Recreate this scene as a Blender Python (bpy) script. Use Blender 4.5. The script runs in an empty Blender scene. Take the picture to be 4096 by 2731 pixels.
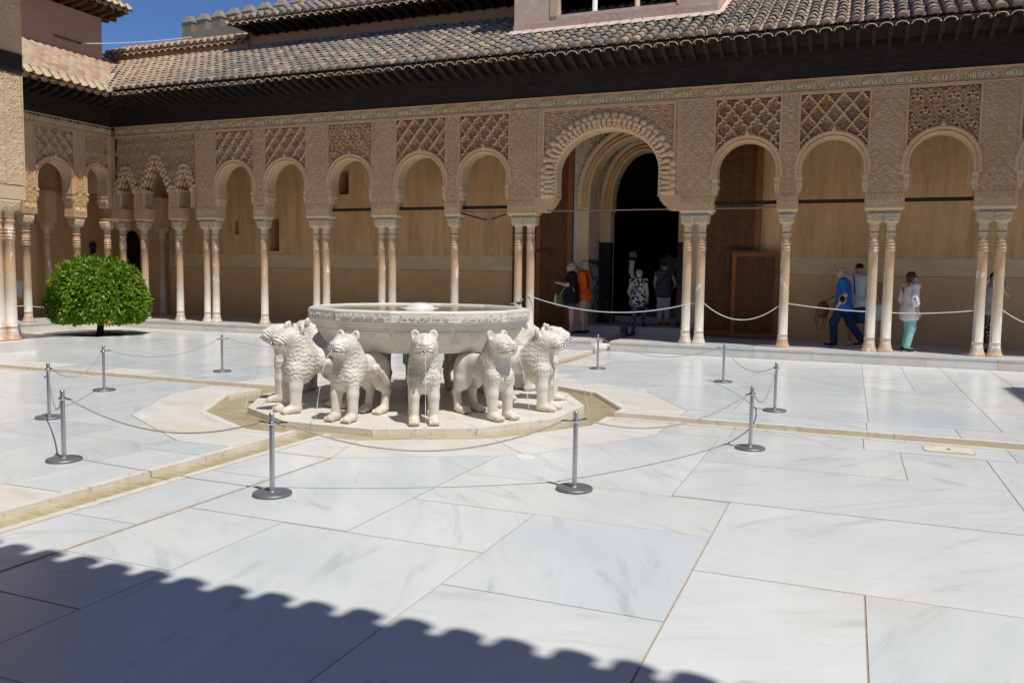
import bpy, math, random
import numpy as np
from mathutils import Matrix, Vector
rnd = random.Random(7)
PI = math.pi
scn = bpy.context.scene
COL = scn.collection

# ------------------------------------------------------------------ camera
cam_d = bpy.data.cameras.new('camera')
cam = bpy.data.objects.new('camera', cam_d); COL.objects.link(cam); scn.camera = cam
CAM = Vector((5.091, -9.590, 1.653))
yaw, pitch, roll = 0.385, -0.080, 0.015
fw = Vector((-math.sin(yaw)*math.cos(pitch), math.cos(yaw)*math.cos(pitch), math.sin(pitch)))
rt = Vector((math.cos(yaw), math.sin(yaw), 0.0)); up = rt.cross(fw)
r2 = rt*math.cos(roll) + up*math.sin(roll); u2 = up*math.cos(roll) - rt*math.sin(roll)
cam.matrix_world = Matrix(((r2.x, u2.x, -fw.x, CAM.x), (r2.y, u2.y, -fw.y, CAM.y), (r2.z, u2.z, -fw.z, CAM.z), (0, 0, 0, 1)))
cam_d.sensor_width = 36.0; cam_d.lens = 3327.2/4096*36.0
cam_d.clip_start = 0.05; cam_d.clip_end = 2000

# ------------------------------------------------------------------ sky, sun, exposure
KX, KY = 0.43, 0.235                      # shadow offset per metre of height (west, north)
to_sun = Vector((KX, -KY, 1.0)).normalized()
w = bpy.data.worlds.new('World'); scn.world = w; w.use_nodes = True
nt = w.node_tree; nt.nodes.clear()
sky = nt.nodes.new('ShaderNodeTexSky'); sky.sky_type = 'NISHITA'; sky.sun_disc = False
sky.sun_elevation = math.asin(to_sun.z); sky.sun_rotation = math.atan2(to_sun.x, to_sun.y)
sky.altitude = 700; sky.air_density = 0.6; sky.dust_density = 0.0; sky.ozone_density = 10.0
bg = nt.nodes.new('ShaderNodeBackground'); bg.inputs['Strength'].default_value = 0.13
wo = nt.nodes.new('ShaderNodeOutputWorld')
nt.links.new(sky.outputs[0], bg.inputs[0]); nt.links.new(bg.outputs[0], wo.inputs[0])
sun_d = bpy.data.lights.new('sun', 'SUN'); sun_d.energy = 4.0; sun_d.angle = math.radians(0.53); sun_d.color = (1.0, 0.955, 0.89)
sun = bpy.data.objects.new('sun', sun_d); COL.objects.link(sun)
sun.rotation_euler = to_sun.to_track_quat('Z', 'Y').to_euler(); sun.location = (20, -10, 40)
vs = scn.view_settings
vs.view_transform = 'Standard'; vs.look = 'None'; vs.exposure = 0.0; vs.gamma = 1.0; vs.use_curve_mapping = False
scn.cycles.max_bounces = 8; scn.cycles.diffuse_bounces = 6; scn.cycles.transparent_max_bounces = 12

# ------------------------------------------------------------------ helpers: meshes and objects
def np_mesh(name, V, F):
    """V (n,3) array, F (m,k) array with one k for all faces"""
    V = np.asarray(V, dtype=np.float32); F = np.asarray(F, dtype=np.int32)
    me = bpy.data.meshes.new(name)
    k = F.shape[1]
    me.vertices.add(len(V)); me.vertices.foreach_set('co', V.ravel())
    me.loops.add(F.size); me.loops.foreach_set('vertex_index', F.ravel())
    me.polygons.add(len(F)); me.polygons.foreach_set('loop_start', np.arange(0, F.size, k, dtype=np.int32))
    me.update(calc_edges=True)
    return me

def smooth(me, on=True):
    me.polygons.foreach_set('use_smooth', np.full(len(me.polygons), on, dtype=bool))
    return me

def link(name, me, m=None, parent=None, loc=None, rot=None, scale=None):
    o = bpy.data.objects.new(name, me); COL.objects.link(o)
    if m is not None and me is not None and len(me.materials) == 0:
        me.materials.append(m)
    if parent is not None: o.parent = parent
    if loc is not None: o.location = loc
    if rot is not None: o.rotation_euler = rot
    if scale is not None: o.scale = scale
    return o

def tag(o, label=None, cat=None, group=None, kind=None):
    if label: o['label'] = label
    if cat: o['category'] = cat
    if group: o['group'] = group
    if kind: o['kind'] = kind
    return o

def empty(name, loc=(0, 0, 0), rz=0.0):
    o = bpy.data.objects.new(name, None); COL.objects.link(o)
    o.location = loc; o.rotation_euler = (0, 0, rz); o.empty_display_size = 0.2
    return o

def thing(name, label, cat, loc=(0, 0, 0), rz=0.0, group=None):
    return tag(empty(name, loc, rz), label, cat, group)

def copy_tree(o, parent=None):
    c = o.copy(); COL.objects.link(c)
    if parent is not None: c.parent = parent
    for ch in list(o.children): copy_tree(ch, c)
    return c

class MB:
    """collects shapes, builds ONE mesh object"""
    def __init__(self): self.v = []; self.f = []; self.mi = []; self.m = 0
    def add(self, vs_, fs_):
        b = len(self.v); self.v += [tuple(p) for p in vs_]
        self.f += [tuple(b+i for i in f) for f in fs_]; self.mi += [self.m]*len(fs_)
    def box(self, x0, x1, y0, y1, z0, z1):
        self.add([(x0,y0,z0),(x1,y0,z0),(x1,y1,z0),(x0,y1,z0),(x0,y0,z1),(x1,y0,z1),(x1,y1,z1),(x0,y1,z1)],
                 [(0,3,2,1),(4,5,6,7),(0,1,5,4),(1,2,6,5),(2,3,7,6),(3,0,4,7)])
    def obox(self, c, ax, ay, az):
        c = Vector(c); ax = Vector(ax); ay = Vector(ay); az = Vector(az)
        p = [c+sx*ax+sy*ay+sz*az for sz in (-1,1) for sx, sy in ((-1,-1),(1,-1),(1,1),(-1,1))]
        self.add(p, [(0,3,2,1),(4,5,6,7),(0,1,5,4),(1,2,6,5),(2,3,7,6),(3,0,4,7)])
    def loft(self, rings, caps=True, close=True):
        n = len(rings[0]); b = []
        for r in rings: b += list(r)
        fs_ = []
        for i in range(len(rings)-1):
            for j in range(n if close else n-1):
                k = (j+1) % n
                fs_.append((i*n+j, i*n+k, (i+1)*n+k, (i+1)*n+j))
        if caps:
            fs_.append(tuple(range(n-1, -1, -1))); fs_.append(tuple((len(rings)-1)*n+j for j in range(n)))
        self.add(b, fs_)
    def lathe(self, prof, n=16, c=(0, 0), caps=True):
        self.loft([[(c[0]+r*math.cos(2*PI*j/n), c[1]+r*math.sin(2*PI*j/n), z) for j in range(n)] for r, z in prof], caps)
    def tube(self, pts, r, n=6, caps=True):
        pts = [Vector(p) for p in pts]; rings = []
        rr = r if isinstance(r, (list, tuple)) else [r]*len(pts)
        prev = None
        for i, p in enumerate(pts):
            t = (pts[min(i+1, len(pts)-1)]-pts[max(i-1, 0)]).normalized()
            a = prev if prev is not None else (Vector((0,0,1)) if abs(t.z) < .9 else Vector((1,0,0)))
            x = (a - t*a.dot(t)).normalized(); prev = x; y = t.cross(x)
            rings.append([p + rr[i]*(x*math.cos(2*PI*j/n)+y*math.sin(2*PI*j/n)) for j in range(n)])
        self.loft(rings, caps)
    def prism(self, poly, z0, z1):
        n = len(poly)
        self.add([(x, y, z0) for x, y in poly]+[(x, y, z1) for x, y in poly],
                 [tuple(range(n-1, -1, -1)), tuple(range(n, 2*n))]+[(i, (i+1) % n, n+(i+1) % n, n+i) for i in range(n)])
    def ball(self, c, r, nu=8, nv=5):
        rx, ry, rz = r if isinstance(r, (tuple, list)) else (r, r, r)
        self.loft([[(c[0]+rx*math.sin(PI*(i+.001)/nv)*math.cos(2*PI*j/nu), c[1]+ry*math.sin(PI*(i+.001)/nv)*math.sin(2*PI*j/nu), c[2]-rz*math.cos(PI*i/nv)) for j in range(nu)] for i in range(nv+1)], False)
    def mesh(self, name, mats=(), smooth_=False):
        me = bpy.data.meshes.new(name); me.from_pydata(self.v, [], self.f)
        for m in mats: me.materials.append(m)
        if len(mats) > 1: me.polygons.foreach_set('material_index', self.mi)
        if smooth_: smooth(me)
        me.update(); return me
    def build(self, name, m, parent=None, smooth_=False, **k):
        mats = m if isinstance(m, (list, tuple)) else (m,)
        return link(name, self.mesh(name, mats, smooth_), None, parent, **k)

def grid_faces(nu, nv, mask=None):
    """quads of a (nu,nv) vertex grid, index i*nv+j"""
    i, j = np.meshgrid(np.arange(nu-1), np.arange(nv-1), indexing='ij')
    a = i*nv+j
    F = np.stack([a, a+nv, a+nv+1, a+1], -1)
    if mask is not None: F = F[mask]
    return F.reshape(-1, 4)

def relief(name, M, u0, u1, z0, z1, step, fn, m, parent, mask=None, flat=False):
    """carved panel: a grid in (u,z) pushed out of the wall by fn(u,z) metres; M maps (u,d,z) to the world"""
    nu = max(2, int(round((u1-u0)/step))+1); nz = max(2, int(round((z1-z0)/step))+1)
    U, Z = np.meshgrid(np.linspace(u0, u1, nu), np.linspace(z0, z1, nz), indexing='ij')
    H = fn(U, Z)
    fm = None
    if mask is not None:
        uc = .5*(U[:-1, :-1]+U[1:, 1:]); zc = .5*(Z[:-1, :-1]+Z[1:, 1:]); fm = mask(uc, zc)
    V = np.stack(M(U, -H, Z), -1).reshape(-1, 3)
    F = grid_faces(nu, nz, fm)
    if fm is not None:
        used = np.zeros(len(V), bool); used[F.ravel()] = True
        idx = np.cumsum(used)-1; V = V[used]; F = idx[F]
    me = np_mesh(name, V, F)
    if not flat: smooth(me)
    return link(name, me, m, parent)

# ------------------------------------------------------------------ helpers: materials
def mat(name):
    m = bpy.data.materials.new(name); m.use_nodes = True
    t = m.node_tree; b = t.nodes['Principled BSDF']
    return m, t, b
class NT:
    def __init__(self, name):
        self.m, self.t, self.b = mat(name)
    def n(self, typ, **kw):
        x = self.t.nodes.new(typ)
        for k, v in kw.items():
            if k.startswith('i_'):
                key = k[2:]; key = int(key) if key.isdigit() else key.replace('_', ' ')
                x.inputs[key].default_value = v
            else: setattr(x, k, v)
        return x
    def l(self, a, b): self.t.links.new(a, b)
    def coords(self, kind='obj', scale=(1, 1, 1), rot=(0, 0, 0), jitter=False):
        if kind == 'world': o = self.n('ShaderNodeNewGeometry').outputs['Position']
        else: o = self.n('ShaderNodeTexCoord').outputs['Object']
        if jitter:
            oi = self.n('ShaderNodeObjectInfo'); ml = self.n('ShaderNodeMath', operation='MULTIPLY', i_1=97.0); self.l(oi.outputs['Random'], ml.inputs[0])
            cb = self.n('ShaderNodeCombineXYZ'); self.l(ml.outputs[0], cb.inputs[0]); self.l(ml.outputs[0], cb.inputs[1]); self.l(ml.outputs[0], cb.inputs[2])
            ad = self.n('ShaderNodeVectorMath', operation='ADD'); self.l(o, ad.inputs[0]); self.l(cb.outputs[0], ad.inputs[1]); o = ad.outputs[0]
        mp = self.n('ShaderNodeMapping'); mp.inputs['Scale'].default_value = scale; mp.inputs['Rotation'].default_value = rot
        self.l(o, mp.inputs['Vector']); return mp.outputs[0]
    def noise(self, vec, scale, detail=4, rough=.55, dist=0.0):
        x = self.n('ShaderNodeTexNoise'); x.inputs['Scale'].default_value = scale; x.inputs['Detail'].default_value = detail
        x.inputs['Roughness'].default_value = rough; x.inputs['Distortion'].default_value = dist
        if vec is not None: self.l(vec, x.inputs['Vector'])
        return x.outputs['Fac']
    def ramp(self, fac, stops, interp='LINEAR'):
        x = self.n('ShaderNodeValToRGB'); x.color_ramp.interpolation = interp
        e = x.color_ramp.elements
        while len(e) < len(stops): e.new(.5)
        for i, (p, c) in enumerate(stops):
            e[i].position = p; e[i].color = (c if isinstance(c, (tuple, list)) else (c, c, c))[:3]+(1,) if isinstance(c, (tuple, list)) else (c, c, c, 1)
        self.l(fac, x.inputs['Fac']); return x.outputs['Color']
    def mix(self, fac, a, b, mode='MIX'):
        x = self.n('ShaderNodeMix', data_type='RGBA', blend_type=mode)
        for s, v in ((x.inputs[0], fac), (x.inputs[6], a), (x.inputs[7], b)):
            if hasattr(v, 'is_linked'): self.l(v, s)
            elif isinstance(v, (int, float)): s.default_value = v
            else: s.default_value = tuple(v)[:3]+(1,)
        return x.outputs[2]
    def bump(self, h, strength=.3, dist=.01, normal=None):
        x = self.n('ShaderNodeBump'); x.inputs['Strength'].default_value = strength; x.inputs['Distance'].default_value = dist
        self.l(h, x.inputs['Height'])
        if normal is not None: self.l(normal, x.inputs['Normal'])
        self.l(x.outputs[0], self.b.inputs['Normal']); return x.outputs[0]
    def col(self, c):
        if hasattr(c, 'is_linked'): self.l(c, self.b.inputs['Base Color'])
        else: self.b.inputs['Base Color'].default_value = tuple(c)[:3]+(1,)
    def set(self, rough=.6, spec=.4, metal=0.0):
        self.b.inputs['Roughness'].default_value = rough; self.b.inputs['Specular IOR Level'].default_value = spec; self.b.inputs['Metallic'].default_value = metal
        return self.m

def mottled(name, c1, c2, scale=3.0, rough=.7, spec=.3, bump=.2, bscale=40, kind='world', c3=None, metal=0.0, bdist=.01, jitter=False, stretch=(1, 1, 1)):
    s = NT(name); v = s.coords(kind, stretch, jitter=jitter)
    f = s.noise(v, scale, 6, .62)
    c = s.ramp(f, [(.32, c1), (.68, c2)])
    if c3 is not None:
        f3 = s.noise(v, scale*4.3, 5, .6); c = s.mix(s.ramp(f3, [(.52, 0.0), (.72, .8)]), c, c3)
    s.col(c)
    if bump: s.bump(s.noise(v, bscale, 5, .6), bump, bdist)
    return s.set(rough, spec, metal)

def plain(name, c, rough=.6, spec=.4, metal=0.0, var=.12, bscale=60, bump=.1):
    c1 = tuple(x*(1-var) for x in c); c2 = tuple(min(1, x*(1+var)) for x in c)
    return mottled(name, c1, c2, 5.0, rough, spec, bump, bscale, 'obj', metal=metal, jitter=True)

def make_marble():
    s = NT('court_marble')
    oi = s.n('ShaderNodeObjectInfo'); R = oi.outputs['Random']
    def rmath(mul, mod=1.0):
        a = s.n('ShaderNodeMath', operation='MULTIPLY', i_1=mul); s.l(R, a.inputs[0])
        b = s.n('ShaderNodeMath', operation='FRACT'); s.l(a.outputs[0], b.inputs[0]); return b.outputs[0]
    pos = s.n('ShaderNodeNewGeometry').outputs['Position']
    ang = s.n('ShaderNodeMath', operation='MULTIPLY', i_1=3.1); s.l(rmath(13.7), ang.inputs[0])
    rot = s.n('ShaderNodeVectorRotate', rotation_type='Z_AXIS'); s.l(pos, rot.inputs['Vector']); s.l(ang.outputs[0], rot.inputs['Angle'])
    off = s.n('ShaderNodeCombineXYZ'); m1 = s.n('ShaderNodeMath', operation='MULTIPLY', i_1=91.0); s.l(R, m1.inputs[0]); s.l(m1.outputs[0], off.inputs[0]); s.l(m1.outputs[0], off.inputs[2])
    ad = s.n('ShaderNodeVectorMath', operation='ADD'); s.l(rot.outputs[0], ad.inputs[0]); s.l(off.outputs[0], ad.inputs[1])
    mp = s.n('ShaderNodeMapping'); mp.inputs['Scale'].default_value = (.55, 2.6, 1); s.l(ad.outputs[0], mp.inputs['Vector'])
    veins = s.noise(mp.outputs[0], 1.7, 8, .62, .9)
    cloud = s.noise(ad.outputs[0], .9, 4, .5, .4)
    fine = s.noise(mp.outputs[0], 6.0, 6, .7, .5)
    base = s.ramp(cloud, [(.28, (.655, .69, .695)), (.72, (.775, .785, .775))])
    vm = s.ramp(veins, [(.30, .65), (.43, .10), (.60, 0.0)])
    c = s.mix(vm, base, (.455, .50, .475))
    c = s.mix(s.ramp(fine, [(.30, .30), (.45, 0.0)]), c, (.50, .52, .50))
    tone = s.ramp(rmath(5.3), [(0.0, (.86, .905, .935)), (.25, (1, 1, .99)), (.5, (.93, .955, .945)), (.75, (1.0, 1.0, 1.0)), (1.0, (.965, .955, .915))])
    c = s.mix(1.0, c, tone, 'MULTIPLY')
    # warm stains that drift across some slabs
    c = s.mix(s.ramp(s.noise(pos, .75, 5, .65, .5), [(.56, 0.0), (.74, .32)]), c, (.66, .58, .44))
    s.col(c)
    rr = s.n('ShaderNodeMapRange'); rr.inputs['To Min'].default_value = .16; rr.inputs['To Max'].default_value = .34
    s.l(s.noise(pos, 2.2, 4, .6), rr.inputs['Value']); s.l(rr.outputs[0], s.b.inputs['Roughness'])
    s.bump(s.noise(pos, 9.0, 3, .5), .05, .01)
    s.b.inputs['Specular IOR Level'].default_value = .45
    return s.m
MARBLE = make_marble()

def make_border():
    """old warm marble of the channels and the ring round the fountain"""
    s = NT('old_marble'); v = s.coords('world', jitter=True); pos = s.n('ShaderNodeNewGeometry').outputs['Position']
    mp = s.coords('world', (.7, 2.4, 1), (0, 0, .5), True)
    base = s.ramp(s.noise(v, 1.1, 5, .55), [(.3, (.69, .665, .60)), (.7, (.75, .735, .69))])
    c = s.mix(s.ramp(s.noise(mp, 2.0, 7, .65, .8), [(.30, .7), (.48, 0.0)]), base, (.47, .49, .48))
    c = s.mix(s.ramp(s.noise(mp, 1.2, 6, .6, .4), [(.46, 0.0), (.66, .62)]), c, (.70, .59, .42))
    s.col(c); s.bump(s.noise(pos, 30, 5, .6), .15, .006)
    return s.set(.42, .4)
OLDM = make_border()
def make_kerb():
    s = NT('kerb_marble'); v = s.coords('world', jitter=True)
    c = s.ramp(s.noise(v, 3.0, 6, .62), [(.30, (.74, .715, .655)), (.60, (.70, .645, .54)), (.8, (.62, .52, .38))])
    c = s.mix(s.ramp(s.noise(v, 14.0, 5, .6), [(.58, 0.0), (.72, .7)]), c, (.45, .27, .15))
    s.col(c); s.bump(s.noise(v, 35, 5, .65), .45, .01)
    return s.set(.55, .35)
KERB = make_kerb()
GROUT = mottled('grout', (.30, .225, .15), (.46, .37, .27), 9, .9, .1)
POOLBED = mottled('pool_bed', (.46, .36, .21), (.70, .63, .49), 3.2, .6, .3, .5, 18, c3=(.40, .27, .12), stretch=(1, 3.0, 1))
def make_stucco(name, a, b, c3, bs=.5):
    s = NT(name); v = s.coords('world')
    c = s.ramp(s.noise(v, 1.3, 6, .6), [(.33, a), (.67, b)])
    c = s.mix(s.ramp(s.noise(v, 5.5, 5, .65), [(.55, 0.0), (.75, .7)]), c, c3)
    # streaks of grey dust
    st = s.coords('world', (5.0, 5.0, .5)); c = s.mix(s.ramp(s.noise(st, 1.4, 5, .6), [(.52, 0.0), (.72, .30)]), c, (.50, .41, .33))
    s.col(c); s.bump(s.noise(v, 70, 5, .7), min(1.0, bs*1.7), .012)
    return s.set(.88, .15)
STUCCO = make_stucco('carved_stucco', (.64, .38, .19), (.74, .47, .255), (.78, .55, .34))
STUCCO_D = make_stucco('stucco_ground', (.48, .29, .155), (.56, .36, .20), (.60, .42, .26))
STUCCO_L = make_stucco('stucco_cream', (.64, .45, .25), (.72, .53, .325), (.74, .59, .40), .35)
STUCCO_M = make_stucco('stucco_warm', (.68, .435, .23), (.77, .52, .30), (.80, .60, .38), .3)
FRIEZE = make_stucco('frieze_plaster', (.58, .385, .19), (.64, .445, .235), (.64, .47, .28), .3)
LETTER = make_stucco('carved_letters', (.78, .60, .345), (.84, .67, .42), (.84, .70, .47), .2)
def make_plaster():
    s = NT('gallery_plaster'); v = s.coords('world'); st = s.coords('world', (2.4, 2.4, .35))
    c = s.ramp(s.noise(v, .7, 6, .62), [(.30, (.69, .42, .205)), (.70, (.81, .525, .275))])
    c = s.mix(s.ramp(s.noise(st, 1.5, 6, .65), [(.42, 0.0), (.64, .85)]), c, (.56, .335, .155))
    c = s.mix(s.ramp(s.noise(v, 3.6, 5, .6), [(.58, 0.0), (.74, .5)]), c, (.84, .60, .35))
    c = s.mix(s.ramp(s.noise(st, 6.0, 4, .7), [(.58, 0.0), (.72, .7)]), c, (.50, .30, .145))
    s.col(c); s.bump(s.noise(v, 26, 6, .65), .3, .012); return s.set(.85, .15)
PLASTER = make_plaster()
DADO = mottled('dado_plaster', (.66, .40, .18), (.74, .47, .225), .8, .6, .25, .15, 30, c3=(.60, .37, .18))
DADOBAND = mottled('dado_band', (.66, .48, .26), (.76, .59, .35), 1.6, .75, .2, .2, 40, c3=(.54, .39, .21), stretch=(1, 1, 3))
ORANGE = mottled('ochre_render', (.50, .27, .15), (.58, .335, .20), .9, .85, .15, .2, 25, c3=(.52, .33, .22))
PINKWALL = mottled('weathered_render', (.60, .40, .28), (.70, .52, .40), 1.4, .85, .15, .35, 18, c3=(.72, .66, .58))
WOODD = mottled('dark_timber', (.020, .015, .012), (.045, .032, .024), 4.0, .75, .2, .4, 30, stretch=(1, 1, 4))
WOODR = mottled('bracket_timber', (.022, .017, .013), (.042, .031, .025), 8.0, .8, .2, .5, 40, 'obj', jitter=True)
DOORW = mottled('door_cedar', (.115, .040, .014), (.175, .066, .022), 5.0, .6, .3, .4, 40, c3=(.07, .026, .010), stretch=(1, 1, .3))
DOORF = mottled('door_frame_cedar', (.22, .075, .022), (.30, .11, .034), 4.0, .55, .3, .3, 40, stretch=(1, 1, .3))
IRON = mottled('old_iron', (.05, .038, .032), (.13, .09, .07), 12, .7, .3, .3, 60, metal=.3)
def make_column():
    s = NT('column_marble'); v = s.coords('world'); g = s.n('ShaderNodeNewGeometry')
    sx = s.n('ShaderNodeSeparateXYZ'); s.l(g.outputs['Position'], sx.inputs[0])
    nz = s.noise(v, 2.4, 5, .6); ad = s.n('ShaderNodeMath', operation='MULTIPLY_ADD', i_1=1.5, i_2=-.75); s.l(nz, ad.inputs[0])
    zz = s.n('ShaderNodeMath', operation='ADD'); s.l(sx.outputs[2], zz.inputs[0]); s.l(ad.outputs[0], zz.inputs[1])
    mr = s.n('ShaderNodeMapRange'); mr.inputs['From Min'].default_value = .2; mr.inputs['From Max'].default_value = 2.6; s.l(zz.outputs[0], mr.inputs['Value'])
    c = s.ramp(mr.outputs[0], [(.0, (.60, .40, .26)), (.09, (.72, .66, .56)), (.28, (.70, .63, .51)), (.50, (.60, .45, .28)), (.75, (.60, .38, .21)), (1.0, (.58, .37, .22))])
    st = s.coords('world', (9, 9, 1.0)); c = s.mix(s.ramp(s.noise(st, 1.0, 6, .6), [(.50, 0.0), (.70, .55)]), c, (.66, .57, .44))
    c = s.mix(s.ramp(s.noise(v, 26, 4, .6), [(.58, 0.0), (.70, .6)]), c, (.42, .29, .20))
    # white scars where the old surface has flaked away
    sc = s.coords('world', (6, 6, 2.6)); f = s.noise(sc, 1.25, 4, .5); c = s.mix(s.ramp(f, [(.635, 0.0), (.65, 1.0)]), c, (.76, .74, .69))
    s.col(c); s.bump(s.noise(v, 40, 5, .6), .25, .006)
    return s.set(.45, .4)
COLM = make_column()
def make_tile():
    s = NT('roof_tile_clay'); g = s.n('ShaderNodeNewGeometry'); v = g.outputs['Position']
    at = s.n('ShaderNodeAttribute', attribute_name='tint'); oi = s.n('ShaderNodeObjectInfo')
    a = s.n('ShaderNodeMath', operation='ADD'); s.l(at.outputs['Fac'], a.inputs[0]); s.l(oi.outputs['Random'], a.inputs[1])
    f = s.n('ShaderNodeMath', operation='FRACT'); s.l(a.outputs[0], f.inputs[0])
    c = s.ramp(f.outputs[0], [(0, (.44, .255, .165)), (.22, (.54, .36, .245)), (.42, (.57, .45, .25)), (.6, (.47, .28, .19)), (.8, (.57, .42, .30)), (1, (.46, .38, .26))])
    # lichen: the court roof is grey east of the corner, the new roofs are clean
    sx = s.n('ShaderNodeSeparateXYZ'); s.l(v, sx.inputs[0])
    mr = s.n('ShaderNodeMapRange'); mr.inputs['From Min'].default_value = -14.5; mr.inputs['From Max'].default_value = -10.5; mr.inputs['To Min'].default_value = .0; mr.inputs['To Max'].default_value = 1.0; s.l(sx.outputs[0], mr.inputs['Value'])
    l1 = s.ramp(s.noise(v, 4.5, 5, .65), [(.30, 0.0), (.48, 1.0)]); l2 = s.n('ShaderNodeMath', operation='MULTIPLY'); s.l(l1, l2.inputs[0]); s.l(mr.outputs[0], l2.inputs[1])
    r3 = s.n('ShaderNodeMath', operation='MULTIPLY', i_1=7.31); s.l(f.outputs[0], r3.inputs[0]); r4 = s.n('ShaderNodeMath', operation='FRACT'); s.l(r3.outputs[0], r4.inputs[0])
    l3 = s.n('ShaderNodeMath', operation='MULTIPLY'); s.l(l2.outputs[0], l3.inputs[0]); s.l(s.ramp(r4.outputs[0], [(.12, .35), (.45, 1.0)]), l3.inputs[1])
    lich = s.ramp(s.noise(v, 30, 5, .7), [(.36, (.075, .068, .058)), (.52, (.27, .25, .21)), (.7, (.19, .178, .15))])
    c = s.mix(l3.outputs[0], c, lich)
    s.col(c); s.bump(s.noise(v, 55, 5, .65), .4, .008)
    return s.set(.85, .2)
TILE = make_tile()
MORTAR = mottled('mortar', (.42, .27, .20), (.52, .37, .29), 6, .9, .1, .5, 45, c3=(.36, .33, .28))
STEEL = mottled('brushed_steel', (.48, .48, .47), (.60, .60, .59), 30, .38, .5, .05, 200, 'obj', metal=.9, stretch=(1, 1, .05))
STEELD = mottled('dull_steel', (.20, .20, .205), (.27, .27, .275), 12, .5, .5, .1, 90, 'obj', metal=.55)
CHROME = plain('chrome', (.6, .6, .6), .2, .5, 1.0)
ROPE = mottled('grey_rope', (.40, .38, .34), (.55, .53, .49), 60, .85, .2, .8, 160)
ROPEW = mottled('white_rope', (.70, .69, .66), (.80, .79, .76), 40, .8, .2, .5, 160)
def make_water():
    s = NT('clear_water'); t = s.t
    v = s.coords('world', (1, 1.8, 1)); h = s.noise(v, 16, 3, .6, .6)
    bp = s.n('ShaderNodeBump'); bp.inputs['Strength'].default_value = .5; bp.inputs['Distance'].default_value = .012; s.l(h, bp.inputs['Height'])
    fr = s.n('ShaderNodeFresnel', i_IOR=1.33); s.l(bp.outputs[0], fr.inputs['Normal'])
    tr = s.n('ShaderNodeBsdfTransparent'); tr.inputs[0].default_value = (.93, .94, .90, 1)
    gl = s.n('ShaderNodeBsdfGlossy'); gl.inputs['Roughness'].default_value = .03; s.l(bp.outputs[0], gl.inputs['Normal'])
    mx = s.n('ShaderNodeMixShader'); s.l(fr.outputs[0], mx.inputs[0]); s.l(tr.outputs[0], mx.inputs[1]); s.l(gl.outputs[0], mx.inputs[2])
    s.l(mx.outputs[0], t.nodes['Material Output'].inputs['Surface']); return s.m
WATER = make_water()

# ================================================================== COURT FLOOR
FC = (-0.022, -0.135)                      # centre of the fountain
def ngon12(r, c=FC): return [(c[0]+r*math.cos(math.radians(15+30*k)), c[1]+r*math.sin(math.radians(15+30*k))) for k in range(12)]
def clip(poly, n, d):
    """keep the part of a convex polygon with n.p <= d"""
    out = []
    for i in range(len(poly)):
        a, b = poly[i], poly[(i+1) % len(poly)]
        fa = n[0]*a[0]+n[1]*a[1]-d; fb = n[0]*b[0]+n[1]*b[1]-d
        if fa <= 0: out.append(a)
        if (fa < 0 < fb) or (fb < 0 < fa):
            t = fa/(fa-fb); out.append((a[0]+t*(b[0]-a[0]), a[1]+t*(b[1]-a[1])))
    return out
def area(p): return .5*sum(p[i][0]*p[(i+1) % len(p)][1]-p[(i+1) % len(p)][0]*p[i][1] for i in range(len(p)))
def minus(polys, hole):
    """convex polygons minus a convex counter-clockwise hole"""
    out = []
    for P in polys:
        rest = P
        for i in range(len(hole)):
            a, b = hole[i], hole[(i+1) % len(hole)]
            n = (b[1]-a[1], a[0]-b[0]); l = math.hypot(*n); n = (n[0]/l, n[1]/l); d = n[0]*a[0]+n[1]*a[1]
            o = clip(rest, (-n[0], -n[1]), -d)
            if len(o) > 2 and abs(area(o)) > 1e-4: out.append(o)
            rest = clip(rest, n, d)
            if len(rest) < 3: break
    return out
court = tag(empty('court_floor'), 'court paved with large white marble slabs', None, None, 'structure')
def slab(polys, m, name='slab', z=0.0, th=.03, parent=None):
    mb = MB()
    for p in polys:
        if len(p) > 2 and abs(area(p)) > 2e-4: mb.prism(p if area(p) > 0 else p[::-1], z-th, z)
    if not mb.v: return None
    return mb.build(name, m, parent or court)
RING_OUT = ngon12(3.40); RING_GAP = ngon12(3.408); POOL_OUT = ngon12(2.62)
def rect(x0, x1, y0, y1, g=.0048): return [(x0+g, y0+g), (x1-g, y0+g), (x1-g, y1-g), (x0+g, y1-g)]
B = .85
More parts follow.
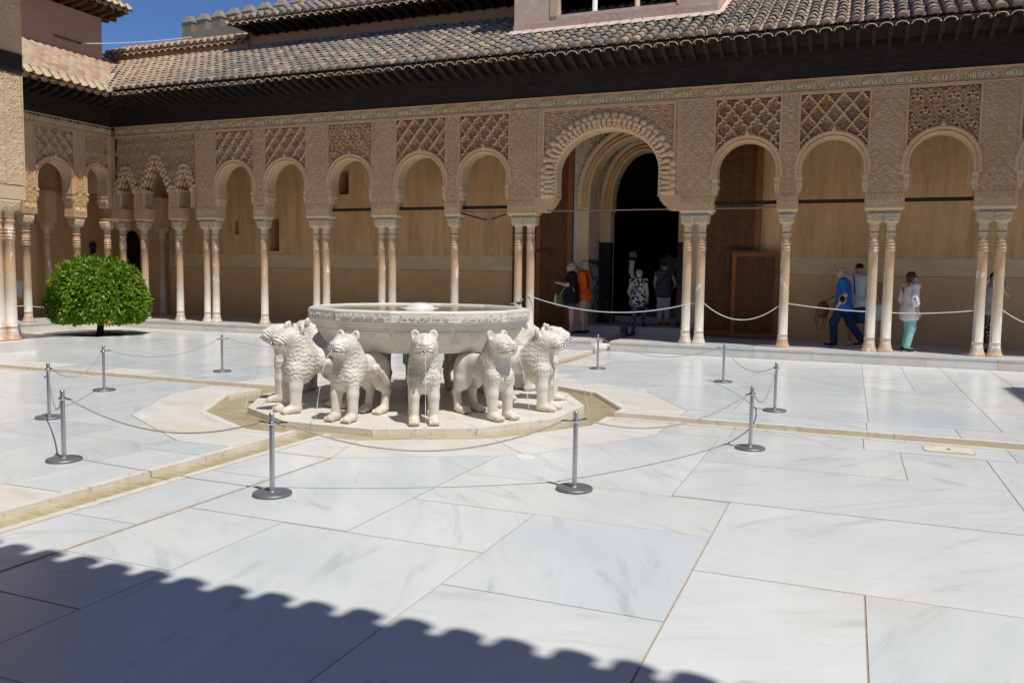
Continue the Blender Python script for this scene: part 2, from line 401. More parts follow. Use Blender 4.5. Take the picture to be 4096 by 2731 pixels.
rects = [(.88,2.17,-5.15,-2.4),(2.17,3.9,-3.39,-B),(2.17,4.33,-4.28,-3.39),(2.17,3.13,-5.16,-4.28),(3.13,4.33,-5.71,-4.28),
 (.88,1.68,-6.15,-5.15),(.88,1.68,-6.73,-6.15),(.88,1.68,-8.2,-6.73),(1.68,3.13,-7.35,-5.16),(1.68,3.13,-8.2,-7.35),
 (3.13,4.33,-7.2,-5.71),(3.13,4.33,-8.2,-7.2),(4.33,6.9,-4.93,-3.37),(4.33,5.23,-6.6,-4.93),(5.23,6.9,-6.6,-4.93),(4.33,6.9,-8.2,-6.6),
 (3.9,6.33,-3.37,-2.05),(3.9,5.6,-2.05,-B),(5.6,6.33,-2.05,-B),(6.33,7.9,-3.37,-B),(6.9,7.9,-8.2,-5.2),(6.9,7.9,-5.2,-3.37),
 (5.35,6.72,B,2.28),(5.35,6.72,2.28,4.2),(5.35,6.05,4.2,5.02),(6.05,6.72,4.2,5.02),(5.35,6.05,5.02,6.1),(5.35,6.05,6.1,8.2),(6.05,6.72,5.02,8.2),
 (6.72,7.56,4.35,8.2),(6.72,8.6,2.3,4.35),(6.72,8.6,B,2.3),(7.56,8.6,4.35,8.2),
 (.85,2.2,2.2,5.0),(.85,2.2,5.0,8.2),(2.2,3.8,B,3.0),(3.8,5.35,B,3.0),(2.2,3.6,3.0,5.6),(3.6,5.35,3.0,5.6),(2.2,3.9,5.6,8.2),(3.9,5.35,5.6,8.2)]
def strips(x0, x1, y0, y1, along, r):
    out = []
    a0, a1, b0, b1 = (x0, x1, y0, y1) if along == 'x' else (y0, y1, x0, x1)
    n = max(1, round((b1-b0)/1.25)); e = [b0+(b1-b0)*i/n for i in range(n+1)]
    for i in range(1, n): e[i] += r.uniform(-.14, .14)
    for i in range(n):
        p = a0
        while p < a1-.01:
            q = p+r.uniform(1.1, 2.7)
            if a1-q < .8: q = a1
            out.append((p, q, e[i], e[i+1]) if along == 'x' else (e[i], e[i+1], p, q)); p = q
    return out
rs = random.Random(3)
rects += strips(-4.2, -B, -8.2, -B, 'y', rs)+strips(-14.3, -4.2, -8.2, -B, 'x', rs)
rects += strips(-4.2, -B, B, 8.2, 'y', rs)+strips(-14.3, -4.2, B, 8.2, 'x', rs)
rects += strips(7.9, 14.3, -8.2, -B, 'x', rs)+strips(8.6, 14.3, B, 8.2, 'y', rs)
TREE = (-12.47, 5.95); PIT = (-13.35, -11.65, 5.15, 7.0)
pit_hole = [(PIT[0], PIT[2]), (PIT[1], PIT[2]), (PIT[1], PIT[3]), (PIT[0], PIT[3])]
for r_ in rects:
    ps = minus([rect(*r_)], RING_GAP)
    if r_[0] < PIT[1] and r_[1] > PIT[0] and r_[2] < PIT[3] and r_[3] > PIT[2]: ps = minus(ps, pit_hole)
    if ps: slab(ps, MARBLE, z=rs.uniform(-.0015, .0015))
# border slabs and kerbs along the four channels
CH = .165
def border(axis, sgn, side, r):
    """axis of the channel, direction from the fountain, which bank"""
    p = 2.75; end = 14.3 if axis == 'x' else 8.2
    while p < end-.01:
        q = p+r.uniform(.85, 1.5)
        if end-q < .6: q = end
        a, b = sorted((sgn*p, sgn*q)); c, d = sorted((side*.25, side*B))
        R_ = (a, b, c, d) if axis == 'x' else (c, d, a, b)
        ps = minus([rect(*R_)], RING_GAP)
        if ps: slab(ps, OLDM if r.random() < .2 else MARBLE, 'border_slab', r.uniform(-.0015, .0015))
        p = q
    p = 2.52
    while p < end-.01:
        q = p+r.uniform(.9, 1.9)
        if end-q < .6: q = end
        a, b = sorted((sgn*p, sgn*q)); c, d = sorted((side*CH, side*.25))
        R_ = (a, b, c, d) if axis == 'x' else (c, d, a, b)
        o = slab([rect(*R_, .003)], KERB, 'kerb_stone', .002+r.uniform(0, .003), .11); p = q
for ax in 'xy':
    for sg in (1, -1):
        for sd in (1, -1): border(ax, sg, sd, rs)
# ring of warm slabs and the kerbs of pool and platform
def sector(r0, r1, k, cut=.25):
    a, b = ngon12(r0), ngon12(r1)
    P = [a[k], b[k], b[(k+1) % 12], a[(k+1) % 12]]
    mid = 30+30*k
    if mid % 90 == 0:
        out = []
        for s_ in (1, -1):
            n = (0, -s_) if mid % 180 == 0 else (-s_, 0)
            out.append(clip(P, n, -cut))
        return out
    return [P]
def shrink(P, g=.003):
    cx = sum(p[0] for p in P)/len(P); cy = sum(p[1] for p in P)/len(P); out = []
    for x, y in P:
        l = math.hypot(x-cx, y-cy); out.append((x-(x-cx)*g*1.6/l, y-(y-cy)*g*1.6/l))
    return out
for k in range(12):
    for P in sector(2.705, 3.40, k, .252): slab([shrink(P)], OLDM, 'ring_slab', .001)
    for P in sector(2.60, 2.705, k, CH): slab([shrink(P, .002)], KERB, 'kerb_stone', .002, .11)
    a, b = ngon12(2.0), ngon12(2.13); P = [a[k], b[k], b[(k+1) % 12], a[(k+1) % 12]]
    slab([shrink(P, .002)], KERB, 'platform_kerb', .024, .13)
    a, b = ngon12(.02), ngon12(2.0); P = [a[k], b[k], b[(k+1) % 12], a[(k+1) % 12]]
    slab([shrink(P, .002)], OLDM, 'platform_slab', .020, .06)
slab([ngon12(1.99)], GROUT, 'platform_bed', .006, .12)
gq = []
for sx in (1, -1):
    for sy in (1, -1):
        xs = sorted((sx*.2, sx*14.35)); ys = sorted((sy*.2, sy*8.25))
        gq += minus(minus([[(xs[0], ys[0]), (xs[1], ys[0]), (xs[1], ys[1]), (xs[0], ys[1])]], ngon12(2.66)), pit_hole)
slab(gq, GROUT, 'joint_bed', -.006, .004)
mb = MB(); mb.prism([(-60, -60), (60, -60), (60, 60), (-60, 60)], -.6, -.25); tag(mb.build('ground', mottled('earth', (.25, .2, .15), (.3, .24, .18))), 'bare earth under the paving', None, None, 'structure')
mb = MB(); mb.prism(ngon12(2.66), -.2, -.052)
for a in ((2.3, 14.3, -.2, .2), (-14.3, -2.3, -.2, .2), (-.2, .2, 2.3, 8.3), (-.2, .2, -8.2, -2.3)): mb.prism([(a[0], a[2]), (a[1], a[2]), (a[1], a[3]), (a[0], a[3])], -.2, -.048)
mb.build('channel_bed', POOLBED, court)
wat = MB()
wp = minus([ngon12(2.605)], ngon12(2.125))
for p in wp: wat.add([(x, y, -.032) for x, y in p], [tuple(range(len(p)))])
for a in ((2.50, 14.25, -CH, CH), (-14.25, -2.50, -CH, CH), (-CH, CH, 2.50, 8.2), (-CH, CH, -8.2, -2.50)):
    wat.add([(a[0], a[2], -.0325), (a[1], a[2], -.0325), (a[1], a[3], -.0325), (a[0], a[3], -.0325)], [(0, 1, 2, 3)])
tag(wat.build('water', WATER), 'shallow clear water in the pool ring and channels', None, None, 'structure')
# tree pit
mb = MB(); mb.box(PIT[0], PIT[1], PIT[2], PIT[3], -.2, -.06); tag(mb.build('soil', mottled('dark_soil', (.02, .015, .011), (.05, .04, .03), 9, .95, .1, .8, 40)), 'square bed of dark soil', None, None, 'structure')
mb = MB()
for a in ((PIT[0]-.0, PIT[1], PIT[2], PIT[2]+.05), (PIT[0], PIT[1], PIT[3]-.05, PIT[3]), (PIT[0], PIT[0]+.05, PIT[2]+.05, PIT[3]-.05), (PIT[1]-.05, PIT[1], PIT[2]+.05, PIT[3]-.05)): mb.box(*a, -.1, .004)
mb.build('pit_kerb', OLDM, court)
# flush floor plates
COVER = plain('white_cover', (.80, .80, .78), .35, .4)
for x, y in ((2.40, -2.60), (2.33, 2.30), (-2.23, -2.55), (-2.35, 2.35)):
    mb = MB(); mb.lathe([(.085, -.01), (.085, .0045)], 28, (x, y)); mb.build('light_cover', COVER, court)
def roundrect(x0, x1, y0, y1, r, n=4):
    out = []
    for cx, cy, a in ((x1-r, y0+r, -90), (x1-r, y1-r, 0), (x0+r, y1-r, 90), (x0+r, y0+r, 180)):
        out += [(cx+r*math.cos(math.radians(a+90*i/n)), cy+r*math.sin(math.radians(a+90*i/n))) for i in range(n+1)]
    return out
mb = MB(); mb.prism(roundrect(5.82, 6.28, -.66, -.36, .06), -.01, .0045); mb.build('drain_surround', mottled('rust_edge', (.40, .28, .14), (.5, .4, .2)), court)
mb = MB(); mb.prism(roundrect(5.83, 6.27, -.645, -.372, .05), -.01, .008); dr = mb.build('drain_cover', plain('cream_stone', (.72, .68, .54), .5), court)
mb = MB(); mb.lathe([(.02, 0), (.02, .0115)], 12, (6.05, -.5)); mb.build('drain_hole', IRON, dr)
mb = MB(); mb.lathe([(.045, 0), (.045, .006), (.03, .015)], 14, (-6.15, -.62)); mb.build('drain_knob', IRON, court)

# gallery floors (podium), one step up
ZP = .22
YW = 11.15                                  # back wall of the north gallery
GALF = mottled('gallery_marble', (.60, .58, .54), (.70, .68, .64), 1.4, .3, .45, .05, 20)
pod = tag(empty('gallery_floor'), 'raised marble floor of the galleries round the court', None, None, 'structure')
def podium(name, x0, x1, y0, y1): 
    mb = MB(); mb.box(x0, x1, y0, y1, -.2, ZP); mb.build(name, GALF, pod)
# north: split round the little water channel, plus edging slabs with a lip
podium('podium', .21, 17.5, 8.24, YW+.4); podium('podium', -17.4, -.21, 8.24, YW+.4); podium('podium', -17.4, -14.32, -11.6, 8.24)
podium('podium', -14.3, 17.5, -11.6, -8.24); podium('podium', 14.3, 17.5, -8.24, 8.24)
mb = MB(); mb.box(-.21, .21, 8.3, YW+.4, -.2, .10); mb.build('chute', KERB, pod)
mb = MB(); mb.loft([[(-.13, 8.19, -.05), (.13, 8.19, -.05), (.13, 8.30, -.05), (-.13, 8.30, -.05)], [(-.13, 8.2, .06), (.13, 8.2, .06), (.13, 8.30, .16), (-.13, 8.30, .16)]]); mb.build('spout_stone', plain('pale_stone', (.72, .71, .68)), pod)
def edging(axis, a0, a1, e, sgn, seed):
    r = random.Random(seed); p = a0
    while p < a1-.01:
        q = p+r.uniform(.75, 1.35)
        if a1-q < .4: q = a1
        m1, m2 = MB(), MB()
        lo, hi = sorted((e, e+sgn*.34)); l2, h2 = sorted((e+sgn*.012, e+sgn*.04))
        if axis == 'x':
            m1.box(p+.002, q-.002, lo, hi, ZP-.035, ZP+.004); m2.box(p+.002, q-.002, l2, h2, -.02, ZP-.036)
        else:
            m1.box(lo, hi, p+.002, q-.002, ZP-.035, ZP+.004); m2.box(l2, h2, p+.002, q-.002, -.02, ZP-.036)
        m1.build('edge_slab', MARBLE if r.random() < .6 else OLDM, pod); m2.build('riser_slab', OLDM, pod); p = q
edging('x', .21, 14.3, 8.2, 1, 1); edging('x', -14.3, -.21, 8.2, 1, 2); edging('y', -8.2, 8.2, -14.3, -1, 3); edging('x', -14.3, 14.3, -8.2, -1, 4)

# ================================================================== COLUMNS
def superell(a, b, z, n=24, p=2.0, c=(0, 0), mod=None):
    out = []
    for j in range(n):
        t = 2*PI*j/n; ct, st = math.cos(t), math.sin(t)
        r = (abs(ct)**p+abs(st)**p)**(-1/p)
        k = 1.0 if mod is None else mod(t)
        out.append((c[0]+a*r*ct*k, c[1]+b*r*st*k, z))
    return out
def column_meshes():
    b = MB(); b.loft([superell(.150, .150, .0, 20, 2.6), superell(.150, .150, .02, 20, 2.6), superell(.142, .142, .045, 20), superell(.118, .118, .10, 20), superell(.112, .112, .135, 20), superell(.112, .112, .15, 20)])
    base = b.mesh('base', (COLM,), True)
    s = MB(); pr = [(.104, .15), (.104, .155), (.109, .16), (.109, .168), (.102, .172), (.100, .262), (.106, .266), (.106, .274), (.098, .28), (.095, .9), (.0925, 1.6), (.091, 1.995)]
    z = 1.995
    for dz, r_ in ((.012, .104), (.014, .104), (.010, .094), (.014, .094), (.012, .105), (.022, .105), (.012, .093), (.022, .093), (.012, .105), (.024, .105), (.012, .093), (.018, .093), (.010, .103), (.016, .103), (.010, .092)):
        z += dz; pr.append((r_, z))
    pr += [(.090, 2.33), (.098, 2.345), (.108, 2.355), (.108, 2.372), (.098, 2.38), (.088, 2.385)]
    s.lathe(pr, 20, caps=False); shaft = s.mesh('shaft', (COLM,), True)
    c = MB(); fl = lambda t: 1+.035*math.cos(12*t); lf = lambda t: 1+.03*math.cos(16*t)
    c.loft([superell(.086, .086, 2.38, 48, 2.0, mod=fl), superell(.090, .090, 2.50, 48, 2.0, mod=fl), superell(.096, .096, 2.555, 48, 2.0, mod=fl), superell(.104, .104, 2.558, 48, 2.2, mod=lf),
            superell(.140, .140, 2.575, 48, 3.2, mod=lf), superell(.152, .152, 2.60, 48, 4.0, mod=lf), superell(.146, .146, 2.62, 48, 5, mod=lf), superell(.158, .158, 2.645, 48, 6), superell(.152, .152, 2.67, 48, 6, mod=lf), superell(.163, .163, 2.72, 48, 7), superell(.163, .163, 2.768, 48, 8)])
    cap = c.mesh('capital', (STUCCO_C,), True)
    return base, shaft, cap
def make_carved():
    s = NT('carved_capital'); v = s.coords('world')
    c = s.ramp(s.noise(v, 3.0, 6, .6), [(.33, (.60, .44, .27)), (.67, (.72, .57, .38))])
    c = s.mix(s.ramp(s.noise(v, 9, 5, .65), [(.5, 0.0), (.75, .6)]), c, (.46, .32, .21))
    wv = s.n('ShaderNodeTexVoronoi'); wv.inputs['Scale'].default_value = 26; s.l(v, wv.inputs['Vector'])
    s.col(c); s.bump(wv.outputs['Distance'], .9, .02)
    return s.set(.75, .25)
STUCCO_C = make_carved()
CB, CS, CC = column_meshes()
YC = 8.635; YF = 8.465; XW = -14.70; XWC = -14.87
def column(x, y, label, group, sc=1.0, z=ZP):
    t = thing('column', label, 'column', (x, y, z+.004), rnd.choice((0, PI/2, PI)), group)
    t['kind'] = 'thing'
    for n_, me in (('base', CB), ('shaft', CS), ('capital', CC)): link(n_, me, None, t)
    t.scale = (sc, sc, 1)
    return t

# ================================================================== CARVED WALLS
def arab(u, v, f=62.0):
    a = np.sin(f*u+1.8*np.sin(.71*f*v+.6))*np.sin(.93*f*v+1.8*np.sin(.66*f*u+1.1))
    b = np.sin(.47*f*(u+v)+1.5*np.sin(.4*f*(u-v)))*np.sin(.47*f*(u-v)+1.5*np.sin(.4*f*(u+v)))
    return np.clip(.5+.75*a+.45*b, 0, 1)
def knots(u, v, p=.42):
    """star medallions in diagonal rows"""
    x = (u/p+.5) % 1-.5; y = (v/(p*1.25)+.5) % 1-.5
    r = np.hypot(x, y); t = np.arctan2(y, x)
    ring = np.abs(r-.30-.05*np.cos(8*t)); d2 = np.abs(np.abs(x)+np.abs(y)-.5)
    return np.clip(1-ring/.045, 0, 1)+np.clip(1-d2/.045, 0, 1)
def panel_h(uc, f=62.0, amp=.030, kn=.42):
    def fn(u, z):
        x = np.abs(u-uc)
        k = np.clip(knots(x, z-.1, kn), 0, 1)
        return amp*np.maximum(.75*arab(x, z, f), k)
    return fn
def sebka_h(uc, z0, pu, style, amp=.115):
    pv = pu*(1.22 if style != 1 else 1.72)
    def fn(u, z):
        a = (u-uc)/pu; b = (z-z0)/pv
        fill = .52*np.clip(1.5*arab(np.abs((a*2+.5) % 1-.5)*pu, (b % 1)*pv, 92.0)-.45, 0, 1)
        if style == 1:
            h = .30+.10*fill
            for dj in (0, 1):                          # the row itself, then the lower row in front of it
                j = np.floor(b*2)-dj; y = (b*2-j)*(.5*pv)/pu; x = np.abs((a+.5*(j % 2)+.5) % 1-.5)
                sd = np.minimum(np.minimum(np.hypot(x, y-.70)-.19, np.hypot(x-.22, y-.45)-.19), np.minimum(np.hypot(x-.25, y-.16)-.17, np.maximum(x-.28, y-.45)))
                rib = np.sqrt(np.clip(1-((sd+.045)/.055)**2, 0, 1))
                h = np.where(sd < .01, np.maximum(rib, .75*fill), h)
            return amp*h-.085
        s_ = a+b; t_ = a-b
        lob = .035 if style == 0 else .06
        n_ = 4 if style == 0 else 2
        d1 = np.abs((s_+.5+lob*np.cos(2*PI*n_*t_)) % 1-.5); d2 = np.abs((t_+.5+lob*np.cos(2*PI*n_*s_)) % 1-.5)
        d = np.minimum(d1, d2)
        rib = np.sqrt(np.clip(1-(d/.105)**2, 0, 1))
        return amp*np.maximum(rib, fill)-.085
    return fn
def arch_path(uc, a, zs, zc, b, n=40, pw=1.0):
    """left foot up and over to the right foot: points and outward normals"""
    P = [(uc-a, zs+(zc-zs)*i/5) for i in range(5)]
    for i in range(n+1):
        t = PI*i/n; P.append((uc-a*math.cos(t), zc+b*math.sin(t)**pw))
    P += [(uc+a, zc-(zc-zs)*i/5) for i in range(1, 6)]
    # resample evenly
    P = np.array(P); L = np.r_[0, np.cumsum(np.hypot(*np.diff(P, axis=0).T))]
    m = int(L[-1]/.018); s = np.linspace(0, L[-1], m)
    Q = np.stack([np.interp(s, L, P[:, 0]), np.interp(s, L, P[:, 1])], 1)
    T = np.gradient(Q, axis=0); T /= np.hypot(T[:, 0], T[:, 1])[:, None]
    N = np.stack([-T[:, 1], T[:, 0]], 1)
    return Q, N, s
def in_arch(uc, a, zs, zc, b, pw=1.0, off=0.0):
    def f(u, z):
        x = np.abs(u-uc)
        top = zc+(b+off)*np.clip(1-(x/(a+off))**2, 0, 1)**(.5*pw)
        return (x < a+off) & (z < np.where(z < zc, zc, top))
    return f
def sweep(name, M, Q, N, prof, m, parent, closed=False):
    """prof: list of (offset array or number, depth)"""
    n = len(Q); rows = []
    for o, d in prof:
        o = np.broadcast_to(np.asarray(o, float), (n,))
        u = Q[:, 0]+N[:, 0]*o; z = Q[:, 1]+N[:, 1]*o
        rows.append(np.stack(M(u, np.broadcast_to(np.asarray(d, float), (n,)), z), -1))
    V = np.stack(rows, 1).reshape(-1, 3); k = len(prof)
    F = grid_faces(n, k)[:, ::-1]
    return link(name, smooth(np_mesh(name, V, F)), m, parent)
def arch(M, parent, uc, a, zs, zc, b, pw=1.0, band=.125, back=.34, tooth=True):
    Q, N, s = arch_path(uc, a, zs, zc, b, 48, pw)
    lob = .022*np.abs(np.sin(PI*s/.075)); tth = .016*np.abs(np.sin(PI*s/.045)) if tooth else 0*s
    sweep('arch_band', M, Q, N, [(-tth, .012), (-tth*.6, -.012), (.012, -.030), (.035, -.034), (.048, -.020), (.06, -.020), (.078, -.042), (band-.02+lob, -.044), (band+lob, -.030), (band+lob, .06)], STUCCO, parent)
    bump_ = .010*(np.abs(np.sin(PI*s/.06))-.5)
    prof = [(-tth, .010), (.0, .02)]
    for i in range(1, 8):
        d = .02+(back-.04)*i/8; prof.append((bump_*(1 if i % 2 else -1)*(.4 if i in (1, 7) else 1), d))
    prof += [(0, back-.02), (-tth, back), (.0, back+.01), (band, back+.012)]
    sweep('soffit', M, Q, N, prof[::1], STUCCO_L, parent)
def box_on(mb, M, u0, u1, d0, d1, z0, z1):
    p = [M(u, d, z) for z in (z0, z1) for u, d in ((u0, d0), (u1, d0), (u1, d1), (u0, d1))]
    mb.add(p, [(0,3,2,1),(4,5,6,7),(0,1,5,4),(1,2,6,5),(2,3,7,6),(3,0,4,7)])
def loft_on(mb, M, rings):
    """rings: list of (u0,u1,d0,d1,z)"""
    mb.loft([[M(u0, d0, z), M(u1, d0, z), M(u1, d1, z), M(u0, d1, z)] for u0, u1, d0, d1, z in rings])

# Arabic lettering: presentation forms, laid out right to left
AR = {'ا':(0xFE8D,0xFE8E,0,0),'أ':(0xFE83,0xFE84,0,0),'إ':(0xFE87,0xFE88,0,0),'ب':(0xFE8F,0xFE90,0xFE91,0xFE92),'ت':(0xFE95,0xFE96,0xFE97,0xFE98),'ة':(0xFE93,0xFE94,0,0),'ج':(0xFE9D,0xFE9E,0xFE9F,0xFEA0),'ح':(0xFEA1,0xFEA2,0xFEA3,0xFEA4),'د':(0xFEA9,0xFEAA,0,0),'ر':(0xFEAD,0xFEAE,0,0),'ز':(0xFEAF,0xFEB0,0,0),'س':(0xFEB1,0xFEB2,0xFEB3,0xFEB4),'ص':(0xFEB9,0xFEBA,0xFEBB,0xFEBC),'ط':(0xFEC1,0xFEC2,0xFEC3,0xFEC4),'ع':(0xFEC9,0xFECA,0xFECB,0xFECC),'غ':(0xFECD,0xFECE,0xFECF,0xFED0),'ف':(0xFED1,0xFED2,0xFED3,0xFED4),'ق':(0xFED5,0xFED6,0xFED7,0xFED8),'ك':(0xFED9,0xFEDA,0xFEDB,0xFEDC),'ل':(0xFEDD,0xFEDE,0xFEDF,0xFEE0),'م':(0xFEE1,0xFEE2,0xFEE3,0xFEE4),'ن':(0xFEE5,0xFEE6,0xFEE7,0xFEE8),'ه':(0xFEE9,0xFEEA,0xFEEB,0xFEEC),'و':(0xFEED,0xFEEE,0,0),'ي':(0xFEF1,0xFEF2,0xFEF3,0xFEF4),'ى':(0xFEEF,0xFEF0,0,0)}
def shape(t):
    out = []
    for wd in t.split(' '):
        r = ''
        for i, ch in enumerate(wd):
            iso, fin, ini, med = AR[ch]
            pj = i > 0 and AR[wd[i-1]][2]; nj = i < len(wd)-1 and ini
            r += chr(med if pj and nj else fin if pj else ini if nj else iso)
        out.append(r)
    return ' '.join(out)[::-1]
def text_mesh(name, body, w, h, depth, m):
    cu = bpy.data.curves.new('lettering', 'FONT'); cu.body = body; cu.extrude = .5; cu.resolution_u = 2; cu.offset = .022
    o = bpy.data.objects.new('lettering', cu); COL.objects.link(o)
    dg = bpy.context.evaluated_depsgraph_get(); me = bpy.data.meshes.new_from_object(o.evaluated_get(dg))
    bpy.data.objects.remove(o); me.name = name
    V = np.empty(len(me.vertices)*3, np.float32); me.vertices.foreach_get('co', V); V = V.reshape(-1, 3)
    lo, hi = V.min(0), V.max(0)
    V = (V-(lo+hi)/2)/(hi-lo)*np.array([w, h, depth])
    V = np.stack([V[:, 0], -V[:, 2], V[:, 1]], 1)      # upright, facing -Y
    me.vertices.foreach_set('co', V.astype(np.float32).ravel()); me.materials.clear(); me.materials.append(m); me.update()
    return me
MOTTO = shape('ولا غالب إلا الله')
def stroke_mesh(name, W, Hh, r, m):
    """one unit of the frieze motto, drawn as carved strokes"""
    S_ = [[(.11, .82), (.05, .88), (.03, .76), (.08, .70), (.05, .52), (.02, .36), (.05, .22), (.13, .13), (.32, .10), (.47, .14), (.51, .25)], [(.12, .34), (.30, .34)], [(.14, .34), (.14, .66)], [(.185, .34), (.185, .74)], [(.23, .34), (.23, .82)], [(.28, .34), (.28, .97)],
          [(.34, .20), (.34, .97)], [(.40, .97), (.43, .50), (.49, .28)], [(.385, .28), (.49, .28)], [(.46, .97), (.46, .36)], [(.535, .14), (.535, .98)], [(.58, .14), (.58, .98)], [(.64, .97), (.72, .58), (.80, .30), (.72, .18), (.65, .28)], [(.79, .97), (.72, .60), (.65, .32)], [(.69, .50), (.67, .42), (.75, .40)],
          [(.99, .96), (.90, .80), (.87, .60), (.93, .44), (.98, .34), (.95, .18), (.86, .12), (.80, .16)], [(.90, .30), (.95, .32)]]
    mb = MB()
    for st_ in S_: mb.tube([((x-.5)*W, 0, (z-.5)*Hh) for x, z in st_], r, 5)
    return mb.mesh(name, (m,), True)
T_FRIEZE = stroke_mesh('inscription', .565, .205, .0105, LETTER)
T_BLOCK = text_mesh('block_inscription', MOTTO, .30, .15, .012, LETTER)
T_STRIP = text_mesh('strip_inscription', MOTTO, .36, .17, .014, LETTER)

def facade(parent, M, rotz, piers, bays, u0, u1, step, seed=1, text=True):
    """piers: (centre, half width, double?); bays: (left edge, right edge, style); frieze over everything"""
    r = random.Random(seed)
    for c, hw, dbl in piers:
        mb = MB(); box_on(mb, M, c-hw, c+hw, .004, .34, 3.365, 5.66); mb.build('pier_core', STUCCO_D, parent)
        relief('pilaster', M, c-hw, c+hw, 3.37, 5.385, step, panel_h(c, r.choice((92, 100, 108)), .026, r.choice((.20, .24, .28))), STUCCO, parent)
        # frame fillets
        mb = MB()
        for e in (-1, 1): box_on(mb, M, c+e*hw-.012, c+e*hw+.012, -.030, .02, 3.366, 5.387)
        mb.build('fillet', STUCCO, parent)
        bw = hw+(.04 if not dbl else .035)
        mb = MB(); box_on(mb, M, c-bw, c+bw, -.008, .35, 3.094, 3.364); blk = mb.build('impost_block', STUCCO, parent)
        relief('block_carving', M, c-bw+.015, c+bw-.015, 3.115, 3.345, step, lambda u, z, c=c: .009+.012*arab(np.abs(u-c), z, 80.0), STUCCO, blk)
        if text:
            for tc in ((c-bw*.5, c+bw*.5) if dbl else (c,)):
                o = link('block_inscription', T_BLOCK, None, blk); o.location = M(tc, -.024, 3.23); o.rotation_euler = (0, 0, rotz)
        mb = MB(); loft_on(mb, M, [(c-bw+.05, c+bw-.05, .045, .295, 2.992), (c-bw+.045, c+bw-.045, .04, .30, 3.010), (c-bw+.02, c+bw-.02, .012, .325, 3.045), (c-bw+.018, c+bw-.018, .010, .328, 3.052), (c-bw-.004, c+bw+.004, -.012, .352, 3.066), (c-bw-.004, c+bw+.004, -.012, .352, 3.093)]); mb.build('abacus', STUCCO_L, parent)
    for bl, br, style in bays:
        c = .5*(bl+br); a = .5*(br-bl)-.072; b = a*1.0; zc = 4.485-b
        am = in_arch(c, a, 3.6, zc, b, 1.0, .03)
        pu = (br-bl)/round((br-bl)/.31)
        # spandrel panel
        relief('sebka_panel', M, bl+.028, br-.028, 3.70, 5.345, step, sebka_h(c, 4.75, pu, style), STUCCO, parent, lambda u, z: ~am(u, z))
        relief('spandrel_back', lambda u, d, z: M(-u, d, z), -br, -bl, 3.70, 5.66, .06, lambda u, z: -.338+0*u, PLASTER, parent, lambda u, z: ~am(-u, z), True)
        mb = MB()
        for e0, e1 in ((bl, bl+.026), (br-.026, br)): box_on(mb, M, e0, e1, -.022, .05, 3.70, 5.385)
        box_on(mb, M, bl, br, -.026, .05, 5.350, 5.386); mb.build('panel_frame', STUCCO, parent)
        arch(M, parent, c, a, 3.715, zc, b)
        mb = MB(); 
        mb.loft([[M(c-.03, -.05, 4.60), M(c+.03, -.05, 4.60), M(c+.03, .0, 4.60), M(c-.03, .0, 4.60)], [M(c-.042, -.06, 4.64), M(c+.042, -.06, 4.64), M(c+.042, .0, 4.64), M(c-.042, .0, 4.64)], [M(c-.004, -.045, 4.715), M(c+.004, -.045, 4.715), M(c+.004, .0, 4.715), M(c-.004, .0, 4.715)]]); mb.build('arch_finial', STUCCO, parent)
        # corbels under the arch feet: shelf, hanging bulbs, tapering bracket
        for e, edge in ((1, bl), (-1, br)):
            mb = MB(); x1 = edge+e*.085
            f = lambda a0, a1: (min(edge+e*a0, edge+e*a1), max(edge+e*a0, edge+e*a1))
            u_, v_ = f(-.015, .10); box_on(mb, M, u_, v_, -.035, .345, 3.665, 3.72)
            u_, v_ = f(-.015, .082); box_on(mb, M, u_, v_, -.012, .335, 3.60, 3.666)
            u0_, v0_ = f(-.015, .035); u1_, v1_ = f(-.015, .075); loft_on(mb, M, [(u0_, v0_, .02, .32, 3.366), (u1_, v1_, .012, .33, 3.60)])
            for q in range(4):
                d = .035+.27*q/3; zz = 3.53
                cu = edge+e*.068
                for k_ in range(2):
                    w_ = .036-.008*k_; uu = cu-e*.018*k_; z1 = 3.60-.10*k_
                    mb.loft([[M(uu-w_, d-w_, z1), M(uu+w_, d-w_, z1), M(uu+w_, d+w_, z1), M(uu-w_, d+w_, z1)][::-1], [M(uu-w_*.9, d-w_*.9, z1-.05), M(uu+w_*.9, d-w_*.9, z1-.05), M(uu+w_*.9, d+w_*.9, z1-.05), M(uu-w_*.9, d+w_*.9, z1-.05)][::-1], [M(uu-.012, d-.012, z1-.10), M(uu+.012, d-.012, z1-.10), M(uu+.012, d+.012, z1-.10), M(uu-.012, d+.012, z1-.10)][::-1]])
            for q in range(2):
                uu = edge+e*(.02+.045*q)
                mb.loft([[M(uu-.02, -.03, 3.60), M(uu+.02, -.03, 3.60), M(uu+.02, .02, 3.60), M(uu-.02, .02, 3.60)][::-1], [M(uu-.018, -.026, 3.52), M(uu+.018, -.026, 3.52), M(uu+.018, .02, 3.52), M(uu-.018, .02, 3.52)][::-1], [M(uu-.006, -.0, 3.44), M(uu+.006, 0, 3.44), M(uu+.006, .02, 3.44), M(uu-.006, .02, 3.44)][::-1]])
            mb.build('corbel', STUCCO_L, parent)
    # frieze: frame, ground with scrolls, lettering
    mb = MB(); box_on(mb, M, u0, u1, .016, .34, 5.387, 5.662); mb.build('frieze_core', FRIEZE, parent)
    mb = MB(); box_on(mb, M, u0, u1, -.034, .01, 5.388, 5.412); box_on(mb, M, u0, u1, -.036, .01, 5.632, 5.661); mb.build('frieze_moulding', STUCCO, parent)
    relief('frieze_ground', M, u0, u1, 5.413, 5.631, step, lambda u, z: -.010+.014*arab(u, z, 90.0), FRIEZE, parent)
